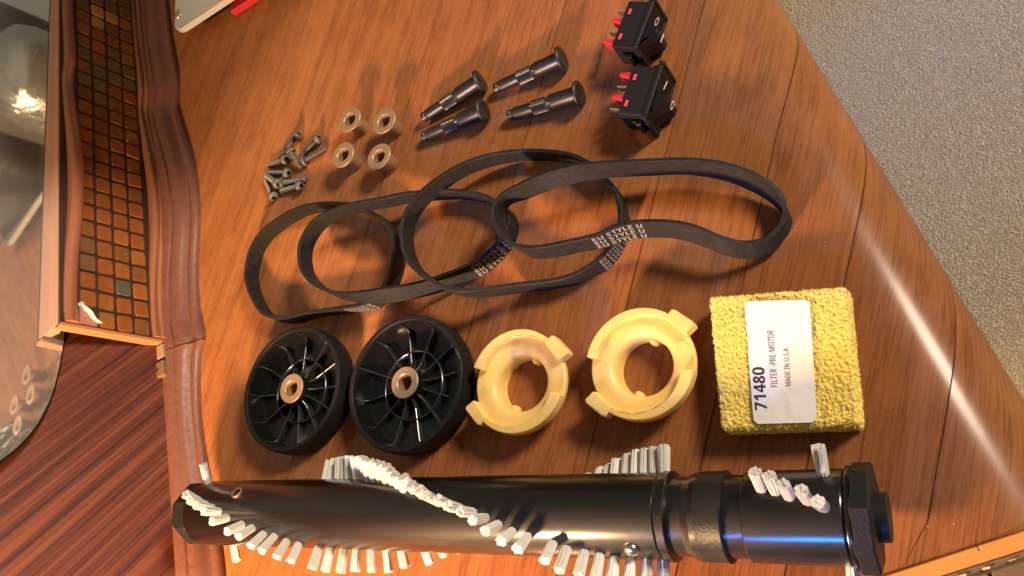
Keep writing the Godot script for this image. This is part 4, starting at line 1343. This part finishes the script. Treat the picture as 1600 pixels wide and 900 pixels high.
func screws() -> void:
	# head centre, tip, and what sets each apart
	var spots := [
		[Vector3(-0.36421, 0.0036, -0.28705), Vector3(-0.37984, 0.0018, -0.27708), "small zinc screw at the top left of the pile, head away from the viewer"],
		[Vector3(-0.34505, 0.0036, -0.27872), Vector3(-0.3618, 0.0018, -0.27009), "small zinc screw at the top of the pile, nearest the bushings, head up"],
		[Vector3(-0.3568, 0.0036, -0.26418), Vector3(-0.33847, 0.0018, -0.27042), "small zinc screw lying head down beside the topmost right screw, tip by the bushings"],
		[Vector3(-0.37332, 0.0036, -0.2704), Vector3(-0.39143, 0.0018, -0.27093), "small zinc screw in the middle of the pile, tip pointing left"],
		[Vector3(-0.36556, 0.008, -0.273), Vector3(-0.35915, 0.0022, -0.26086), "small zinc screw lying across the others in the upper pile, tip pointing down"],
		[Vector3(-0.36976, 0.0036, -0.25888), Vector3(-0.39093, 0.0018, -0.26528), "small zinc screw lying level at the top of the lower cluster, head to the right"],
		[Vector3(-0.37501, 0.0064, -0.25071), Vector3(-0.3904, 0.004, -0.26238), "small zinc screw lying on top of the lower cluster, head in its middle"],
		[Vector3(-0.37484, 0.0036, -0.2529), Vector3(-0.35407, 0.0018, -0.25103), "small zinc screw pointing right across the lower cluster"],
		[Vector3(-0.35689, 0.0036, -0.24593), Vector3(-0.37653, 0.0018, -0.24783), "small zinc screw at the lower right of the pile, socket head facing the viewer"],
		[Vector3(-0.38095, 0.0036, -0.24354), Vector3(-0.39137, 0.0024, -0.2599), "lowest small zinc screw of the pile, head towards the belts"]]
	for s in spots:
		var head: Vector3 = s[0]
		var tip: Vector3 = s[1]
		var ln := head.distance_to(tip)
		var o := thing("screw", s[2], "screw", "small screws in a pile", tip)
		var xf := along_axis(Vector3.ZERO, head - tip, rng.randf() * TAU)
		var st := st_new()
		var prof := [Vector2(0, 0), Vector2(0.0012, 0.0001)]
		var y := 0.0005
		while y < ln - 0.0030:
			prof.append_array([Vector2(0.0013, y), Vector2(0.0020, y + 0.00045), Vector2(0.0020, y + 0.0006), Vector2(0.0013, y + 0.0010)])
			y += 0.0013
		prof.append(Vector2(0.0014, ln - 0.0018))
		lathe(st, prof, xf, 14, 25)
		build(st, "threaded_shank", mats.zinc, o)
		var sh := st_new()
		lathe(sh, [Vector2(0.0014, ln - 0.0020), Vector2(0.0034, ln - 0.0019), Vector2(0.0037, ln - 0.0014), Vector2(0.0036, ln - 0.0004), Vector2(0.0030, ln + 0.0006), Vector2(0.0021, ln + 0.0010), Vector2(0.0015, ln + 0.0010)], xf, 24, 50)
		build(sh, "head", mats.zinc, o)
		var sr := st_new()
		lathe(sr, [Vector2(0.0015, ln + 0.0010), Vector2(0.0014, ln - 0.0006), Vector2(0, ln - 0.0006)], xf, 6)
		build(sr, "socket", mats.dark, o)


func switches() -> void:
	# far upper corner and near upper corner of the body, then the two ends of the bezel's upper edge
	var sets := [
		[Vector3(-0.11596, 0.018, -0.28799), Vector3(-0.12662, 0.018, -0.26273), Vector3(-0.10304, 0.0195, -0.28366), Vector3(-0.11531, 0.0195, -0.25622), "black rocker switch with white O uppermost, by the far edge of the picture", ["O", "I"]],
		[Vector3(-0.11571, 0.018, -0.24697), Vector3(-0.12521, 0.018, -0.22151), Vector3(-0.10116, 0.0195, -0.24397), Vector3(-0.11292, 0.0195, -0.21376), "black rocker switch with white I uppermost, below the other switch", ["I", "O"]]]
	for s in sets:
		var c0: Vector3 = s[0]
		var c1: Vector3 = s[1]
		var z0: Vector3 = s[2]
		var z1: Vector3 = s[3]
		var lz := (z1 - z0)
		lz.y = 0
		var long := lz.length()
		var ez := lz.normalized()
		var ex := Vector3.UP.cross(ez).normalized()
		if ex.x < 0:
			ex = -ex
		var mid := (z0 + z1) * 0.5
		mid.y = 0.0
		var o := thing("rocker_switch", s[4], "rocker switch", "rocker switches", mid)
		var bs := Basis(ex, Vector3.UP, ex.cross(Vector3.UP))
		if bs.z.dot(ez) < 0:
			bs = Basis(ex, Vector3.UP, -bs.z)
		o.basis = bs
		var back := absf(((c0 + c1) * 0.5 - mid).dot(ex))
		var blen := (c1 - c0).length()
		var off := ((c0 + c1) * 0.5 - mid).dot(ez)
		# body
		var st := st_new()
		box(st, Vector3(back, 0.0170, blen), Transform3D(Basis.IDENTITY, Vector3(-back * 0.5 - 0.0006, 0.0095, off)), 0.0005)
		build(st, "body", mats.roll_cap, o)
		# sprung side clips
		for e in [-1.0, 1.0]:
			var sc := st_new()
			prism(sc, PackedVector2Array([Vector2(-back * 0.72, 0), Vector2(-back * 0.16, 0), Vector2(-back * 0.16, e * 0.0030), Vector2(-back * 0.30, e * 0.0036)]), -0.0045, 0.0045, Transform3D(Basis.IDENTITY, Vector3(0, 0.0095, off + e * blen * 0.5)), 0.0003)
			build(sc, "side_clip", mats.black, o)
		# bezel frame
		var frame := st_new()
		for e in [-1.0, 1.0]:
			box(frame, Vector3(0.0026, 0.0205, 0.0022), Transform3D(Basis.IDENTITY, Vector3(0.0013, 0.0104, e * (long * 0.5 - 0.0011))), 0.0004)
			box(frame, Vector3(0.0026, 0.0020, long - 0.0046), Transform3D(Basis.IDENTITY, Vector3(0.0013, 0.0104 + e * 0.0092, 0)), 0.0004)
		build(frame, "bezel", mats.roll_cap, o)
		# rocker: a bent slab whose near end stands out
		var sk := st_new()
		var h := long * 0.5 - 0.0026
		var rise := func(f: float) -> float:
			return 0.0030 - 0.0018 * sin(f * PI * 0.7) + 0.0078 * smoothstep(0.46, 0.60, f) * (1.0 - 0.85 * smoothstep(0.72, 1.0, f))
		var prof := PackedVector2Array([Vector2(-0.001, -h), Vector2(0.0018, -h)])
		for k in 31:
			var f := k / 30.0
			prof.append(Vector2(rise.call(f), lerpf(-h + 0.0006, h - 0.0022, f)))
		prof.append_array(PackedVector2Array([Vector2(0.0020, h), Vector2(-0.001, h)]))
		prism(sk, prof, -0.0079, 0.0079, Transform3D(Basis(Vector3.RIGHT, Vector3.UP, Vector3.BACK), Vector3(0, 0.0104, 0)), 0.0005)
		build(sk, "rocker", mats.black, o)
		# the printed marks
		for e in 2:
			var word: String = s[5][e]
			var sm := st_new()
			var fm := 0.22 if e == 0 else 0.655
			var zz := lerpf(-h + 0.0006, h - 0.0022, fm)
			var slope: float = (rise.call(fm + 0.03) - rise.call(fm - 0.03)) / (0.06 * (2.0 * h - 0.0028))
			var face := Transform3D(Basis(Vector3.UP, atan(slope)), Vector3(float(rise.call(fm)) + 0.0001, 0.0104, zz))
			if word == "O":
				for k in 20:
					var a0 := TAU * k / 20
					var a1 := TAU * (k + 1) / 20
					flat(sm)
					var p0 := Vector3(0.0002, cos(a0) * 0.0016, sin(a0) * 0.0024)
					var p1 := Vector3(0.0002, cos(a1) * 0.0016, sin(a1) * 0.0024)
					var i0 := Vector3(0.0002, cos(a0) * 0.0010, sin(a0) * 0.0017)
					var i1 := Vector3(0.0002, cos(a1) * 0.0010, sin(a1) * 0.0017)
					quad(sm, face * p0, face * p1, face * i1, face * i0)
			else:
				box(sm, Vector3(0.0003, 0.0007, 0.0048), face, 0.0001)
			build(sm, "printed_mark", mats.white, o)
		# pink dots on the upper side
		for e in [-1.0, 1.0]:
			var sd := st_new()
			box(sd, Vector3(0.0016, 0.0003, 0.0034), Transform3D(Basis.IDENTITY, Vector3(-back + 0.0026, 0.0181, off + e * blen * 0.27)), 0.0001)
			build(sd, "pink_mark", mats.pink, o)
		# terminals: two red sleeved blades and two bare ones, higher row
		for k in 4:
			var sleeved := k % 2 == (1 if s[5][0] == "O" else 0)
			var spn := st_new()
			var zc := off + blen * (-0.36 + 0.235 * k)
			box(spn, Vector3(0.0075, 0.0050, 0.0006), Transform3D(Basis.IDENTITY, Vector3(-back - 0.0040, 0.0125, zc)), 0.0001)
			build(spn, "blade_terminal", mats.red if sleeved else mats.pin, o)
			if sleeved:
				var sv := st_new()
				prism(sv, PackedVector2Array([Vector2(-0.0076, -0.0012), Vector2(0, -0.0019), Vector2(0, 0.0019), Vector2(-0.0076, 0.0004)]), -0.0035, 0.0035, Transform3D(Basis.IDENTITY, Vector3(-back - 0.0006, 0.0120, zc)), 0.0003)
				build(sv, "red_sleeve", mats.red, o)
			else:
				var ssd := st_new()
				lathe(ssd, [Vector2(0.0008, 0), Vector2(0.0006, 0.0005), Vector2(0, 0.0007)], Transform3D(Basis.IDENTITY, Vector3(-back - 0.0012, 0.0150, zc + 0.001)), 10, 60)
				build(ssd, "solder_bead", mats.pin, o)


func silver_box() -> void:
	var o := thing("silver_case", "silver plastic case with rounded corners and a screw, far left corner of the table", "case")
	var c := Vector3(-0.49801, 0.0165, -0.41675)
	var e := Vector3(-0.44967, 0.0165, -0.42574)
	var ex := (e - c)
	ex.y = 0
	ex = ex.normalized()
	var ez := ex.cross(Vector3.UP)
	if ez.z > 0:
		ez = -ez
	var xf := Transform3D(Basis(ex, Vector3.UP, -ez), Vector3(c.x, 0, c.z) + ex * 0.098 + ez * 0.110)
	var st := st_new()
	prism(st, round_rect(0.205, 0.226, 0.012, 8), 0.0112, 0.0165, xf, 0.0012)
	build(st, "lid", mats.silver, o)
	var st2 := st_new()
	prism(st2, round_rect(0.180, 0.200, 0.010, 8), 0.0, 0.0114, xf, 0.0010)
	build(st2, "base", mats.black, o)
	var st4 := st_new()
	lathe(st4, [Vector2(0.050, 0.0165), Vector2(0.050, 0.060), Vector2(0.046, 0.074), Vector2(0.034, 0.083), Vector2(0.016, 0.087), Vector2(0.0, 0.0875)], xf * Transform3D(Basis.IDENTITY, Vector3(-0.050, 0, 0.045)), 48, 60)
	build(st4, "domed_cover", bumpy(mat(lin(0.46, 0.51, 0.54), 0.26, 0.75), 0.01, 16.0, 1.2, 33), o)
	var st3 := st_new()
	lathe(st3, [Vector2(0.0030, 0.0), Vector2(0.0028, 0.0010), Vector2(0.0014, 0.0016), Vector2(0, 0.0017)], Transform3D(Basis.IDENTITY, Vector3(-0.50104, 0.0165, -0.43111)), 20, 60)
	build(st3, "screw_head", mats.pin, o)
	var st5 := st_new()
	box(st5, Vector3(0.030, 0.0060, 0.010), Transform3D(Basis(ex, Vector3.UP, -ez), Vector3(-0.43541, 0.004, -0.42805)), 0.0010)
	build(st5, "red_latch", mat(lin(0.50, 0.018, 0.04), 0.45), o)


func shade_housing() -> void:
	# unseen stand-in for dark clutter in the mirror, shaped to shade moulding and tiles
	var o := thing("added_housing", "added black housing with a yellow rod on the silver case, shaped to shade the tiles, seen in the mirror", "machine housing")
	var outline := PackedVector2Array([Vector2(-0.530, 0.0172), Vector2(-0.497, 0.085), Vector2(-0.470, 0.112), Vector2(-0.405, 0.160), Vector2(-0.400, 0.200), Vector2(-0.430, 0.215), Vector2(-0.720, 0.215), Vector2(-0.750, 0.180), Vector2(-0.750, 0.0172)])
	var xf := Transform3D(Basis(ALONG, ACROSS, Vector3.UP), ACROSS * -0.175)
	var st := st_new()
	prism(st, outline, -0.075, 0.075, xf, 0.006)
	build(st, "housing", mats.black, o)
	var st2 := st_new()
	lathe(st2, [Vector2(0.034, -0.080), Vector2(0.034, -0.010), Vector2(0.030, 0.0), Vector2(0.012, 0.006), Vector2(0.0, 0.006)], Transform3D(Basis(ALONG, -ACROSS, Vector3.UP), ALONG * -0.62 + ACROSS * -0.255 + Vector3.UP * 0.10), 32)
	build(st2, "motor_can", mats.roll_cap, o)
	var st3 := st_new()
	lathe(st3, [Vector2(0.007, 0), Vector2(0.007, 0.11), Vector2(0, 0.111)], along_axis(ALONG * -0.66 + ACROSS * -0.262 + Vector3.UP * 0.030, ALONG * 0.7 + Vector3.UP * 0.7), 20)
	build(st3, "yellow_rod", mat(lin(0.50, 0.42, 0.06), 0.4), o)


func dust() -> void:
	# lint and crumbs lying on the varnish
	var st := st_new()
	flat(st)
	for k in 3:
		var a := TAU * k / 3
		var b := TAU * (k + 1) / 3
		tri(st, Vector3(cos(a), 0, sin(a)) * 0.00028, Vector3(0, 0.00028, 0), Vector3(cos(b), 0, sin(b)) * 0.00028)
		tri(st, Vector3(cos(a), 0, sin(a)) * 0.00028, Vector3(cos(b), 0, sin(b)) * 0.00028, Vector3(0, 0, 0))
	st.generate_normals()
	var mm := MultiMesh.new()
	mm.transform_format = MultiMesh.TRANSFORM_3D
	mm.mesh = st.commit()
	mm.instance_count = 260
	for i in mm.instance_count:
		var p := ALONG * rng.randf_range(-0.6, -0.02) + ACROSS * rng.randf_range(-0.35, 0.004)
		var k := rng.randf_range(0.4, 1.0)
		mm.set_instance_transform(i, Transform3D(Basis(Vector3.UP, rng.randf() * TAU).scaled(Vector3(k, k, k * rng.randf_range(0.6, 3.0))), p + Vector3.UP * 0.00005))
	var o := MultiMeshInstance3D.new()
	o.name = "dust"
	o.multimesh = mm
	o.material_override = mat(lin(0.50, 0.42, 0.33), 0.8)
	o.set_meta("kind", "stuff")
	add_child(o, true)
	tag(o, "pale dust specks and crumbs scattered over the table top", "dust")
